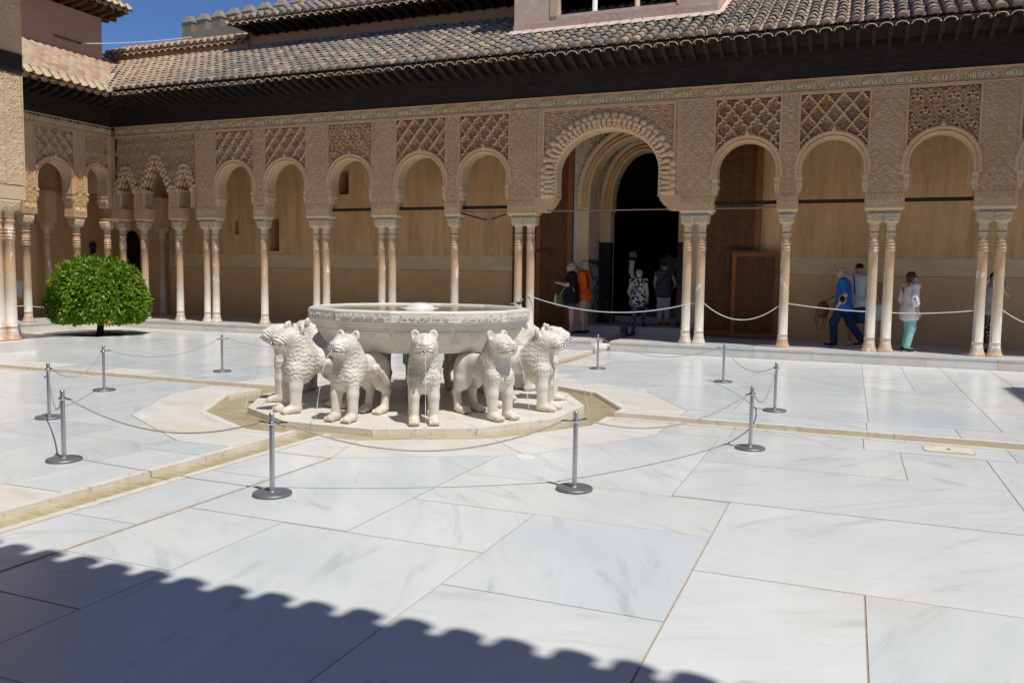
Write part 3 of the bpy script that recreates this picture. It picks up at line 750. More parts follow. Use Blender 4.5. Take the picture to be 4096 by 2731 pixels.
    if text:
        n = int((u1-u0)/.60)
        for i in range(n):
            uc = u0+(u1-u0)*(i+.5)/n
            o = link('inscription', T_FRIEZE, None, parent); o.location = M(uc, -.008, 5.523); o.rotation_euler = (0, 0, rotz)

MN = lambda u, d, z: (u, YF+d, z+0*u)
MWv = lambda u, d, z: (XW-d, u, z+0*u)
def MNs(u, d, z): return (u, YF+d, z)
north = thing('north_arcade', 'long carved stucco arcade wall with round arches and one great arch', 'arcade', (0, 0, 0))
S_, D_ = .17, .325
PN = [(-11.27, D_, 1), (-9.48, S_, 0), (-7.66, D_, 1), (-5.70, D_, 1), (-3.82, S_, 0), (-2.03, .325, 1), (1.97, .325, 1), (3.81, S_, 0), (5.63, D_, 1), (7.55, D_, 1), (9.40, S_, 0), (11.27, D_, 1)]
order = [2, 0, 1, 0, 2, None, 2, 0, 1, 2, 0]
BN = []
for i in range(len(PN)-1):
    if order[i] is not None: BN.append((PN[i][0]+PN[i][1]+.004, PN[i+1][0]-PN[i+1][1]-.004, order[i]))
facade(north, MN, 0.0, [p for p in PN if p[0] > -6], [b for b in BN if b[0] > -6 and b[0] < 9], -6.0, 13.0, .0125, 1)
facade(north, MN, 0.0, [p for p in PN if p[0] < -6], [b for b in BN if b[0] < -6], -14.55, -6.0, .0165, 2)

# ---- the great arch
ac, aa, azc, ab = -.03, 1.17, 3.98, .897
am = in_arch(ac, aa, 3.4, azc, ab, 1.06, .05)
relief('great_spandrel', MN, -1.50, 1.44, 3.40, 5.335, .0125, lambda u, z: .045*np.clip(1.5*arab(np.abs(u-ac), z, 66.0)-.3, 0, 1)-.028, STUCCO, north, lambda u, z: ~am(u, z))
relief('spandrel_back', lambda u, d, z: MN(-u, d, z), -1.66, 1.72, 3.40, 5.66, .06, lambda u, z: -.338+0*u, PLASTER, north, lambda u, z: ~am(-u, z), True)
mb = MB()
for e0, e1 in ((-1.545, -1.50), (1.44, 1.485)): box_on(mb, MN, e0, e1, -.035, .05, 3.37, 5.386)
box_on(mb, MN, -1.50, 1.44, -.035, .05, 5.336, 5.386); mb.build('great_arch_frame', STUCCO, north)
for e0, e1 in ((-1.70, -1.546), (1.486, 1.645)):
    relief('strip_ground', MN, e0, e1, 3.37, 5.386, .0125, lambda u, z: -.008+.012*arab(u, z, 95), STUCCO, north)
    for k in range(5):
        o = link('strip_inscription', T_STRIP, None, north); o.location = ((e0+e1)/2, YF-.004, 3.60+.39*k); o.rotation_euler = (0, PI/2, 0)
Q, N_, s_ = arch_path(ac, aa, 3.42, azc, ab, 64, 1.06)
tth = .022*np.abs(np.sin(PI*s_/.06))
sweep('great_arch_band', MN, Q, N_, [(-tth, .02), (-tth*.5, -.012), (.02, -.03), (.05, -.03), (.06, .0), (.20, .0), (.37, .0), (.375+.02*np.abs(np.sin(PI*s_/.158)), -.012), (.378+.02*np.abs(np.sin(PI*s_/.158)), .05)], STUCCO_M, north)
prof = [(-tth, .02), (0, .03)]
for i in range(1, 9): prof.append((.012*(np.abs(np.sin(PI*s_/.07))-.5)*(1 if i % 2 else -1), .03+.30*i/9))
sweep('great_soffit', MN, Q, N_, prof+[(0, .33), (-tth, .345), (.1, .352)], STUCCO_L, north)
def lobe_mesh(name, rx, rz, d):
    mb = MB(); mb.ball((0, 0, 0), (rx, d, rz), 12, 8); return mb.mesh(name, (STUCCO_M,), True)
LOBES = [lobe_mesh('muqarnas_dome', .088, .074, .060), lobe_mesh('muqarnas_cell', .062, .070, .062), lobe_mesh('muqarnas_drop', .056, .060, .056), lobe_mesh('muqarnas_bead', .036, .036, .045)]
total = s_[-1]
for row, (off, n, me) in enumerate(((.300, 31, LOBES[0]), (.205, 42, LOBES[1]), (.125, 42, LOBES[2]), (.065, 50, LOBES[3]))):
    for i in range(n):
        k = int((i+.5)/n*(len(s_)-1)); u = Q[k, 0]+N_[k, 0]*off; z = Q[k, 1]+N_[k, 1]*off
        an = math.atan2(N_[k, 0], N_[k, 1])
        o = link('muqarnas_lobe', me, None, north); o.location = (u, YF-.022-.012*(row == 1), z); o.rotation_euler = (0, an, 0)
        o.scale = (1, 1, 1+.15*((i+row) % 2))
# brackets at the feet of the great arch
for e in (-1, 1):
    mb = MB(); x0 = ac+e*aa
    pr = [(.0, 3.43), (-.02, 3.40), (.03, 3.37), (.05, 3.30), (.10, 3.25), (.13, 3.20), (.20, 3.16), (.22, 3.11), (.24, 3.095)]
    P_ = [(x0+e*o_, z) for o_, z in pr]+[(x0+e*.50, 3.095), (x0+e*.50, 3.43)]
    if e < 0: P_ = P_[::-1]
    n = len(P_)
    mb.add([(x, YF-.03, z) for x, z in P_]+[(x, YF+.34, z) for x, z in P_], [tuple(range(n)), tuple(range(2*n-1, n-1, -1))]+[(i, n+i, n+(i+1) % n, (i+1) % n) for i in range(n)])
    mb.build('great_corbel', STUCCO, north)

# ---- triple arch in the corner bay, with hanging stalactite edges
def stepped(half, zs, top, n):
    """outline of a stalactite arch: stepped rise to the crown"""
    return [(half*(1-(i/n)), zs+(top-zs)*((i/n)**.85)) for i in range(n+1)]
tri = [(-14.14, .28, 3.86, 4.42), (-13.05, .46, 3.86, 4.70), (-12.02, .24, 3.86, 4.42)]
def in_tri(u, z):
    m = np.zeros(u.shape, bool)
    for c, h, zs, top in tri:
        k = np.clip((np.minimum(z, top)-zs)/(top-zs), 0, 1)**(1/.85)
        m |= (np.abs(u-c) < h*(1-k*.97)) & (z < top)
    return m
relief('sebka_panel', MN, -14.52, -11.62, 3.80, 5.35, .0165, sebka_h(-13.05, 4.75, .29, 1), STUCCO, north, lambda u, z: ~in_tri(u, z))
relief('spandrel_back', lambda u, d, z: MN(-u, d, z), 11.60, 14.55, 3.80, 5.66, .05, lambda u, z: -.338+0*u, PLASTER, north, lambda u, z: ~in_tri(-u, z), True)
mb = MB(); box_on(mb, MN, -14.55, -11.6, -.026, .05, 5.350, 5.386); mb.build('panel_frame', STUCCO, north)
for c, h, zs, top in tri:
    mb = MB(); n = 8 if h > .4 else 6
    pts = stepped(h, zs, top, n)
    for e in (-1, 1):
        for i in range(n+1):
            x, z = pts[i]
            for row, off in enumerate((.0, .075, .15)):
                for d in ((-.035, .08, .20) if row == 0 else (-.045+.012*row,)):
                    uu, zz = c+e*(x+off*.80), z+off*.62+(.03 if (i+row) % 2 else 0)
                    mb.ball((uu, YF+d, zz), (.040, .045, .062), 7, 5)
                    if row == 0: mb.ball((uu, YF+d, zz-.055), (.018, .02, .04), 6, 4)
    mb.ball((c, YF-.03, top+.10), (.05, .05, .08), 8, 6)
    mb.build('stalactite_arch', STUCCO_M, north, True)
for c, hw in ((-13.66, .15), (-12.40, .15), (-14.50, .12), (-11.68, .08)):
    mb = MB(); box_on(mb, MN, c-hw, c+hw, .01, .33, 3.365, 3.87); mb.build('pier_core', STUCCO_D, north)
    relief('pilaster', MN, c-hw, c+hw, 3.366, 3.80, .0165, panel_h(c, 70, .02, .3), STUCCO, north)
    mb = MB(); box_on(mb, MN, c-hw-.02, c+hw+.02, -.03, .345, 3.80, 3.87)
    for e in (-1, 1): box_on(mb, MN, c+e*hw-.018, c+e*hw+.018, -.03, .04, 3.366, 3.80)
    mb.build('pier_colonnettes', STUCCO_L, north)
    if hw > .1:
        mb = MB(); box_on(mb, MN, c-.21, c+.21, -.008, .35, 3.094, 3.364); blk = mb.build('impost_block', STUCCO, north)
        relief('block_carving', MN, c-.195, c+.195, 3.115, 3.345, .0165, lambda u, z: .009+.014*arab(np.abs(u-c), z, 80.0), STUCCO, blk)
        mb = MB(); loft_on(mb, MN, [(c-.155, c+.155, .045, .295, 2.992), (c-.15, c+.15, .04, .30, 3.010), (c-.185, c+.185, .012, .325, 3.045), (c-.214, c+.214, -.012, .352, 3.066), (c-.214, c+.214, -.012, .352, 3.093)]); mb.build('abacus', STUCCO_L, north)

# ---- west arcade (the short side on the left of the view)
west = thing('west_arcade', 'carved stucco arcade wall of the short side in the corner of the court', 'arcade', (0, 0, 0))
PW = [(5.85, S_, 0), (7.38, S_, 0), (4.15, D_, 1)]
BW = [(6.024, 7.206, 0), (7.554, 8.34, 1)]
MW = lambda u, d, z: (XW-d, u, z+0*u)
facade(west, MW, PI/2, PW, BW, 3.6, 8.47, .0165, 5)
relief('pilaster', MW, 8.34, 8.466, 3.366, 5.386, .0165, panel_h(8.40, 75, .014, .3), STUCCO, west)
relief('pilaster', MN, -14.70, -14.555, 3.366, 5.386, .0165, panel_h(-14.63, 75, .014, .3), STUCCO, north)
relief('pilaster', MW, 4.48, 5.67, 3.366, 5.386, .0165, panel_h(5.1, 60, .02, .4), STUCCO, west)
mb = MB(); mb.box(-15.04, -14.702, 8.467, 8.805, 3.094, 5.66); mb.build('corner_core', STUCCO_D, west)
mb = MB(); mb.loft([[(-15.0, 8.40, 2.992), (-14.50, 8.40, 2.992), (-14.50, 8.80, 2.992), (-15.0, 8.80, 2.992)], [(-15.04, 8.36, 3.05), (-14.46, 8.36, 3.05), (-14.46, 8.83, 3.05), (-15.04, 8.83, 3.05)], [(-15.06, 8.33, 3.093), (-14.43, 8.33, 3.093), (-14.43, 8.84, 3.093), (-15.06, 8.84, 3.093)]]); mb.build('abacus', STUCCO_L, west)

# ---- columns
gN, gW = 'marble columns of the north arcade', 'marble columns of the west arcade'
def pair(c, y, l1, l2, g, dx=.148): column(c-dx, y, l1, g); column(c+dx, y, l2, g)
pair(-11.27, YC, 'western column of the slim pair nearest the corner, just right of the orange tree', 'eastern column of the slim pair nearest the corner, pocked with white scars', gN)
column(-9.48, YC, 'slim single column with a full pink base, left of the lion fountain', gN)
pair(-7.66, YC, 'western column of the pair rising behind the left end of the basin', 'eastern column of the pair rising behind the left end of the basin', gN)
pair(-5.70, YC, 'western column of the scarred pair behind the middle left of the basin', 'eastern column of the scarred pair behind the middle left of the basin', gN)
column(-3.82, YC, 'single column seen right above the basin finial', gN)
pair(-2.01, YC, 'western column of the pair left of the great arch', 'eastern column of the pair left of the great arch, white rope tied to it', gN, .152)
pair(1.93, YC, 'western column of the pair right of the great arch', 'eastern column of the pair right of the great arch', gN, .146)
column(3.81, YC, 'single column between the wooden door and the man in blue', gN)
pair(5.63, YC, 'western column of the pair beside the woman in white', 'eastern column of the pair beside the woman in white, with a long white scar', gN)
pair(7.55, YC, 'western column of the pair hiding the person with a phone', 'eastern column of the pair hiding the person with a phone', gN)
column(9.40, YC, 'single column east of the pair hiding the person with a phone', gN)
column(-12.40, YC, 'slim single column in front of the stalactite arches, right of the tree crown', gN)
column(-13.68, YC, 'column behind the tree, left foot of the middle stalactite arch', gN)
column(-14.50, YC, 'corner column behind the tree on the long side', gN)
column(XWC, 8.42, 'corner column behind the tree on the short side', gW)
column(XWC, 7.38, 'white single column rising behind the left of the tree crown', gW)
column(XWC, 5.85, 'white single column left of the tree, beside the pavilion', gW)

# ================================================================== ROOFS
SL = .50; SA = math.atan(SL); TP = .265; TR = .34      # slope, tile pitch, row exposure
def tile_geo(r0=.102, r1=.076, L=.44, n=6, th=.020):
    """cover tile: local x across, y up the slope, arched; front end at y=0 with real thickness"""
    V, F = [], []
    for y, r in ((0, r0), (L, r1)):
        for k in range(n+1):
            a = PI*k/n; V.append((r*math.cos(a), y, r*.92*math.sin(a)))
    for k in range(n+1):
        a = PI*k/n; V.append(((r0-th)*math.cos(a), 0, (r0-th)*.92*math.sin(a)))
    m = n+1
    for k in range(n):
        F.append((k, k+1, m+k+1, m+k)); F.append((k, 2*m+k, 2*m+k+1, k+1))
    return np.array(V, np.float32), np.array(F, np.int32)
TV, TF = tile_geo()
PVt = TV*np.array([1.02, 1.0, -1.0], np.float32); PVt[:, 2] += .075; PF = TF[:, ::-1]      # pan tile: the same turned over
def set_tint(me, arr):
    at = me.attributes.new('tint', 'FLOAT', 'POINT'); at.data.foreach_set('value', np.asarray(arr, np.float32))
TILE_ME = np_mesh('roof_tile', TV, TF); smooth(TILE_ME); TILE_ME.materials.append(TILE); set_tint(TILE_ME, np.zeros(len(TV)))
PAN_ME = np_mesh('pan_tile', PVt, PF); smooth(PAN_ME); PAN_ME.materials.append(TILE); set_tint(PAN_ME, np.full(len(TV), .2))
EV_, EF_ = tile_geo(.118, .105, .30, 6, .022); EV_ = EV_*np.array([1.05, 1, .72], np.float32); EAVE_ME = np_mesh('eave_tile', EV_, EF_); smooth(EAVE_ME); EAVE_ME.materials.append(mottled('eave_tile_clay', (.50, .36, .22), (.62, .49, .33), 5, .85, .2, .4, 50, c3=(.40, .25, .16))); EAVE_ME.materials.append(TILE)
pl = MB(); pl.add([(.086*math.cos(PI*k/6), .02, .020+.075*math.sin(PI*k/6)) for k in range(7)], [tuple(range(7))[::-1]]); PLUG_ME = pl.mesh('mortar_plug', (MORTAR,))
def roof(parent, origin, xdir, ydir, ncols, tmax, tmin=None, nparts=300, zt=0.0, slope=SL, edge=True, seed=1, skip=None, over=0.0):
    """tiled slope: columns along xdir, rising along ydir. tmin(i) start distance of a column"""
    r = random.Random(seed); ang = math.atan(slope)
    ex = Vector(xdir).normalized(); ey = (Vector(ydir).normalized()*math.cos(ang)+Vector((0, 0, math.sin(ang)))).normalized()
    ez = ex.cross(ey); o0 = Vector(origin)
    R3 = Matrix((ex, ey, ez)).transposed()
    tiles = []
    for i in range(ncols):
        t0 = 0.0 if tmin is None else max(0.0, tmin(i)); t1 = tmax(i) if callable(tmax) else tmax
        s = t0/math.cos(ang); s1 = t1/math.cos(ang); first = t0 <= 0
        j0 = math.ceil(s/TR-.3)
        j = j0
        while j*TR < s1:
            if not (skip and skip(i, j*TR*math.cos(ang))):
                tiles.append((i, j, o0+ex*((i+.5)*TP+r.uniform(-.008, .008))+ey*(j*TR-over*(j == 0)+r.uniform(-.012, .012))+ez*(.020+r.uniform(0, .008)), 'c'))
                tiles.append((i, j, o0+ex*(i*TP+r.uniform(-.006, .006))+ey*(j*TR+r.uniform(-.01, .01))-ez*.050, 'p'))
            j += 1
    tiles.sort(key=lambda q: (q[2]-CAM).length*(1.0 if q[3] == 'c' else 1.35))
    vis = [q for q in tiles]
    Vs, Fs, Ts = [], [], []; nb = 0
    for q, (i, j, p, kd) in enumerate(vis):
        wob = Matrix.Rotation(r.uniform(-.03, .03), 3, 'Z') @ Matrix.Rotation(-.045+r.uniform(-.015, .012), 3, 'X')
        if q < nparts:
            o = link('roof_tile', TILE_ME if kd == 'c' else PAN_ME, None, parent)
            o.matrix_local = Matrix.Translation(p) @ (R3 @ wob).to_4x4()
        else:
            A = np.array(R3 @ wob, np.float32); base = TV if kd == 'c' else PVt
            Vs.append(base @ A.T+np.array(p, np.float32)); Fs.append((TF if kd == 'c' else PF)+nb); nb += len(TV)
            Ts.append(np.full(len(TV), r.random(), np.float32))
    if Vs:
        me = np_mesh('roof_tiles', np.concatenate(Vs), np.concatenate(Fs)); smooth(me); set_tint(me, np.concatenate(Ts))
        tag(link('roof_tiles', me, TILE, parent), None, None, None, 'stuff')
    if edge:
        for i in range(ncols):
            if tmin is not None and tmin(i) > 0: continue
            o = link('mortar_plug', PLUG_ME, None, parent); o.matrix_local = Matrix.Translation(o0+ex*((i+.5)*TP)) @ R3.to_4x4()
            o = link('eave_tile', EAVE_ME, None, parent); o.matrix_local = Matrix.Translation(o0+ex*((i+.5)*TP+r.uniform(-.006, .006))+ey*(-.075+r.uniform(-.012, .012))-ez*.105) @ (R3 @ Matrix.Rotation(-.30, 3, 'X')).to_4x4()
EZ = 6.46; EY = 7.65                        # eave edge of the court roofs
nroof = thing('north_gallery_roof', 'tiled roof over the long side of the court, grey with lichen', 'roof')
NX0 = -17.96
roof(nroof, (NX0, EY, EZ), (1, 0, 0), (0, 1, 0), 116, 4.0, lambda i: (-13.78-(NX0+(i+.5)*TP)) if NX0+(i+.5)*TP < -13.78 else 0, 300, seed=2)
def bed(parent, poly, m, name='roof_bed'):
    mb = MB(); mb.add(poly, [tuple(range(len(poly)))]); mb.build(name, m, parent)
bed(nroof, [(-13.7, EY+.03, EZ-.05), (12.8, EY+.03, EZ-.05), (12.8, EY+4.1, EZ-.05+4.07*SL), (-17.7, EY+4.1, EZ-.05+4.07*SL)], MORTAR)
wroof = thing('west_gallery_roof', 'clean pink and yellow tiled roof over the short side', 'roof')
WY1 = 11.9
roof(wroof, (-13.78, WY1, EZ-.07), (0, -1, 0), (-1, 0, 0), 34, 4.0, lambda i: ((WY1-(i+.5)*TP)-EY) if WY1-(i+.5)*TP > EY else 0, 300, seed=3)
bed(wroof, [(-13.82, EY+.03, EZ-.12), (-17.9, EY+4.1, EZ-.12+4.07*SL), (-17.9, 2.9, EZ-.12+4.07*SL), (-13.82, 2.9, EZ-.12)], MORTAR)
# lead valley gutter between the two slopes
mb = MB()
v0, v1 = Vector((-13.72, EY-.06, EZ+.03)), Vector((-17.3, EY+3.52, EZ+.06+3.5*SL)); sd_ = Vector((1, 1, 0)).normalized()*.075
mb.add([v0-sd_, v0+sd_, v1+sd_, v1-sd_, v0-sd_-Vector((0, 0, .05)), v0+sd_-Vector((0, 0, .05))], [(0, 1, 2, 3), (4, 5, 1, 0)])
tag(mb.build('valley_gutter', mottled('zinc', (.50, .52, .52), (.60, .62, .61), 5, .5, .5, .15, 40, metal=.3)), 'pale grey metal gutter in the valley between the two tiled roofs', 'gutter')

# ---- timber eaves
def eave(name, label, M, u0, u1, pitch_=.285, dz=0.0, end0=True):
    t = thing(name, label, 'eave'); z = 5.664+dz
    for n_, a in (('frieze_board', (-.012, .30, z, z+.285)), ('moulding', (-.045, .30, z+.286, z+.335)), ('moulding', (-.075, .30, z+.336, z+.395)), ('moulding', (-.115, .30, z+.396, z+.455)), ('wall_plate', (-.135, .30, z+.456, z+.64))):
        mb = MB(); box_on(mb, M, u0-(.0 if n_ == 'x' else -a[0]*0), u1, a[0], a[1], a[2], a[3]); mb.build(n_, WOODD, t)
    # soffit boards over the brackets
    mb = MB(); mb.add([M(u0-.9, .10, z+.56), M(u1, .10, z+.56), M(u1, -.84, z+.80), M(u0-.9, -.84, z+.80)], [(0, 1, 2, 3)][::1]); mb.build('soffit_board', WOODD, t)
    mb = MB(); box_on(mb, M, u0-.9, u1, -.835, -.775, z+.715, z+.765); mb.build('eave_batten', WOODD, t)
    b = MB()
    pr = [(.0, .0, .0), (-.30, .055, .012), (-.48, .095, .026), (-.56, .10, .018), (-.62, .13, .036), (-.68, .145, .018), (-.745, .20, .022)]
    rings = []
    for d, zb, w_ in pr:
        hw = .032+(w_ if d < -.4 else 0)*.5; zt_ = .09+(-d)*.27
        rings.append([(-hw, d, zb), (hw, d, zb), (hw, d, max(zt_, zb+.04)), (-hw, d, max(zt_, zb+.04))])
    b.loft(rings[::-1]); RM = b.mesh('bracket', (WOODR,))
    n = int((u1-u0)/pitch_); rz = math.atan2(M(1, 0, 0)[1]-M(0, 0, 0)[1], M(1, 0, 0)[0]-M(0, 0, 0)[0])
    for i in range(n):
        u = u0+(i+.5)*pitch_
        o = link('bracket', RM, None, t); o.location = M(u, -.125, z+.49); o.rotation_euler = (0, 0, rz); o.scale = (1, .86, .88)
    return t
eave('north_eave', 'dark carved timber eave with brackets along the long side', MNs, -14.80, 12.9)
eave('west_eave', 'dark carved timber eave with brackets along the short side', lambda u, d, z: (XW-d, -u, z) if False else (XW-d, u, z), 2.9, 8.60, dz=-.07)

# ================================================================== NORTH GALLERY: BACK WALL AND DOORWAY
gw = thing('gallery_wall', 'smooth ochre back wall of the long gallery with a pale band', 'wall'); gw['kind'] = 'thing'
def wall_with_holes(parent, name, m, x0, x1, y, z0, z1, holes, th=.3):
    xs = sorted({x0, x1, *[h[0] for h in holes], *[h[1] for h in holes]}); zs = sorted({z0, z1, *[h[2] for h in holes], *[h[3] for h in holes]})
    mb = MB()
    for i in range(len(xs)-1):
        for j in range(len(zs)-1):
            cx, cz = (xs[i]+xs[i+1])/2, (zs[j]+zs[j+1])/2
            if any(h[0] < cx < h[1] and h[2] < cz < h[3] for h in holes): continue
            mb.add([(xs[i], y, zs[j]), (xs[i+1], y, zs[j]), (xs[i+1], y, zs[j+1]), (xs[i], y, zs[j+1])], [(0, 1, 2, 3)])
    for h in holes:
        a, b, c, d = h
        q = [(a, y, c), (b, y, c), (b, y, d), (a, y, d), (a, y+th, c), (b, y+th, c), (b, y+th, d), (a, y+th, d)]
        mb.add(q, [(0, 4, 5, 1), (1, 5, 6, 2), (2, 6, 7, 3), (3, 7, 4, 0)])
    return mb.build(name, m, parent)
wins = [(-11.31, -10.94, 2.26, 3.23), (-8.82, -8.48, 3.90, 4.58), (-12.61, -12.46, 2.76, 3.18)]
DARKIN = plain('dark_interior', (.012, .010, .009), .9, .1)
DX0, DX1 = -1.62, 1.62
wall_with_holes(gw, 'wall_face', PLASTER, -17.4, DX0, YW, 2.161, 5.75, wins, .5)
wall_with_holes(gw, 'wall_face', PLASTER, DX1, 17.4, YW, 2.161, 5.75, [])
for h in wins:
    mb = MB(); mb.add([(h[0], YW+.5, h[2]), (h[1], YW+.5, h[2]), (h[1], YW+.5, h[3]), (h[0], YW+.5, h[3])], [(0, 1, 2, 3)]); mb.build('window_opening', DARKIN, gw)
for a, b in ((-17.4, DX0), (DX1, 17.4)):
    mb = MB(); mb.box(a, b, YW-.006, YW+.3, 1.752, 2.158); mb.build('wall_band', DADOBAND, gw)
    mb = MB(); mb.box(a, b, YW-.012, YW+.3, ZP, 1.744); mb.build('dado', DADO, gw)
    mb = MB(); mb.box(a, b, YW-.003, YW+.2, 1.744, 1.752); mb.box(a, b, YW-.003, YW+.2, 2.158, 2.161); mb.build('incised_line', WOODD, gw)
mb = MB(); mb.box(-17.4, 17.4, 8.81, YW+.45, 5.668, 5.72); tag(mb.build('gallery_ceiling', WOODD), 'dark timber ceiling of the long gallery', 'ceiling', None, 'structure')
# ---- doorway
door = thing('hall_doorway', 'deep arched stucco doorway into the dark hall', 'doorway', (0, 0, 0))
TILEG = plain('tile_green', (.02, .075, .045), .2, .5); TILEW = plain('tile_white', (.50, .47, .40), .25, .5); TILEB = plain('tile_black', (.012, .013, .016), .2, .5); TILEBL = plain('tile_blue', (.02, .05, .12), .2, .5)
mb = MB(); mb.box(DX0, -1.53, YW-.05, YW+.95, ZP, 5.75); mb.build('jamb_post', plain('white_jamb', (.62, .60, .53)), door)
mb = MB(); mb.box(1.53, DX1, YW-.05, YW+.95, ZP, 5.75); mb.build('jamb_post', plain('white_jamb_b', (.62, .60, .53)), door)
for e in (-1, 1):
    a, b = sorted((e*1.22, e*1.53))
    mb = MB(); mb.box(a, b, YW-.02, YW+1.3, ZP, 5.75); mb.build('pilaster_core', PINKWALL, door)
    relief('pilaster', lambda u, d, z: (u, YW-.024+d, z+0*u), a, b, 1.99, 3.42, .015, panel_h((a+b)/2, 60, .02, .3), STUCCO_L, door)
    # tiled dado on the reveal
    sgn = -e
    chk = MB(); r = random.Random(5)
    for i in range(7):
        for j in range(14):
            y0 = YW+.02+i*.125; z0 = ZP+.06+j*.125
            col = [TILEW, TILEG, TILEB, TILEBL, TILEW][r.randrange(5)] if (i+j) % 2 else TILEW
            t_ = MB(); x_ = e*1.22+sgn*.004
            t_.add([(x_, y0+.003, z0+.003), (x_, y0+.122, z0+.003), (x_, y0+.122, z0+.122), (x_, y0+.003, z0+.122)], [(0, 1, 2, 3) if e > 0 else (3, 2, 1, 0)])
            t_.build('wall_tile', col, door)
    # pierced top border
    mb = MB()
    for i in range(7):
        y0 = YW+.03+i*.125; x_ = e*1.22+sgn*.006
        mb.add([(x_, y0, 1.98), (x_, y0+.10, 1.98), (x_, y0+.10, 2.03), (x_, y0+.05, 2.12), (x_, y0, 2.03)], [(0, 1, 2, 3, 4) if e > 0 else (4, 3, 2, 1, 0)])
    mb.build('tile_crest', TILEB, door)
    # inner pier
    a, b = sorted((e*.90, e*1.22))
    mb = MB(); mb.box(a, b, YW+.95, YW+1.3, ZP, 5.75); mb.build('inner_pier', STUCCO_L, door)
    mb = MB(); mb.box(a-.003, b+.003, YW+.93, YW+1.2, ZP, 2.55); mb.build('inner_dado', TILEB, door)
    mb = MB(); a2, b2 = sorted((e*1.17, e*1.22)); mb.box(a2, b2, YW+.90, YW+.932, ZP, 2.58); mb.build('tile_border', TILEBL, door)
    relief('pilaster', lambda u, d, z: (u, YW+.945+d, z+0*u), a+.02, b-.02, 2.58, 3.35, .015, panel_h((a+b)/2, 60, .015, .3), STUCCO_L, door)
def MP(y): return lambda u, d, z: (u, y+d, z+0*u)
# front arch of the doorway: rings stepping inwards
for nm, y, a, zs, zc, b, back, ring in (('front', YW-.02, 1.22, 3.40, 3.72, 1.40, .50, .30), ('inner', YW+.95, .90, 3.35, 3.62, 1.32, .40, .30)):
    Q, N_, s_ = arch_path(0, a, zs, zc, b, 56, 1.0)
    tt = .035*np.abs(np.sin(PI*s_/.07)); lb = .035*np.abs(np.sin(PI*s_/.11))
    sweep('portal_band', MP(y), Q, N_, [(-tt, .02), (0, -.02), (.04, -.05), (.055, -.01), (.09, -.01), (.10, -.055), (.13, -.055), (.14, -.01), (.195, -.01)], STUCCO, door)
    sweep('portal_rim', MP(y), Q, N_, [(.19, .0), (.195+lb*.4, -.06), (ring+lb, -.06), (ring+lb, .04)], STUCCO_L, door)
    pf = [(-tt, .02)]
    for i in range(1, 10): pf.append((.035*(np.abs(np.sin(PI*s_/.09))-.5)*(1 if i % 2 else -1), .02+back*i/10))
    sweep('portal_soffit', MP(y), Q, N_, pf+[(-tt, back+.02), (.12, back+.03)], STUCCO_L, door)
    ia = in_arch(0, a, zs, zc, b, 1.0, .02); hw = 1.53 if nm == 'front' else 1.22
    relief('portal_spandrel', MP(y), -hw, hw, 3.40, 5.75, .02, lambda u, z: .045*np.clip(1.5*arab(np.abs(u), z, 55.0)-.3, 0, 1)-.03, STUCCO_L, door, lambda u, z: ~ia(u, z))
# dark hall behind
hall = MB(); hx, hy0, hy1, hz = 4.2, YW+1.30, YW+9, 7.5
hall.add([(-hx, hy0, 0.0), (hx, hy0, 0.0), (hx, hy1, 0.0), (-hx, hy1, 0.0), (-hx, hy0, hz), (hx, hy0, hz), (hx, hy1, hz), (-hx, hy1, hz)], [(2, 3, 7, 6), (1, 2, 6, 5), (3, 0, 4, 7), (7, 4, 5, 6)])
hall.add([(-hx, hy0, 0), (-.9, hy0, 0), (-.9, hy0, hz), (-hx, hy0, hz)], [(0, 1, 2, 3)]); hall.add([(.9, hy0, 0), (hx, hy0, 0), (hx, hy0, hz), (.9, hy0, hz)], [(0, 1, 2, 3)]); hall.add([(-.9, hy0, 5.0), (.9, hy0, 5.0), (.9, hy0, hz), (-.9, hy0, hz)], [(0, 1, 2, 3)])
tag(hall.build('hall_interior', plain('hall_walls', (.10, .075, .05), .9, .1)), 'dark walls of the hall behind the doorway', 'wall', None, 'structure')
STEPM = mottled('step_marble', (.46, .43, .37), (.56, .53, .47), 2.2, .45, .4, .1, 30, c3=(.40, .30, .20))
st = tag(empty('hall_steps'), 'worn marble steps up to the hall doorway', None, None, 'structure')
def step(x0, x1, y0, y1, z0, z1, nm='step'):
    mb = MB(); mb.box(x0, x1, y0, y1, z0, z1-.03); o = mb.build(nm, STEPM, st); mb = MB(); mb.box(x0-.012, x1+.012, y0-.02, y1, z1-.0295, z1); mb.build('tread', STEPM, o)
step(-1.50, -.23, 10.72, 12.78, ZP, .40); step(-.05, 1.50, 10.85, 12.78, ZP, .40)
step(-.90, .90, 12.72, 14.3, .2, .57); step(-.90, .90, 14.3, 20, .2, .74)
mb = MB(); mb.box(-4.2, 4.2, 12.5, 20, .0, .19); mb.build('hall_floor', STEPM, st)
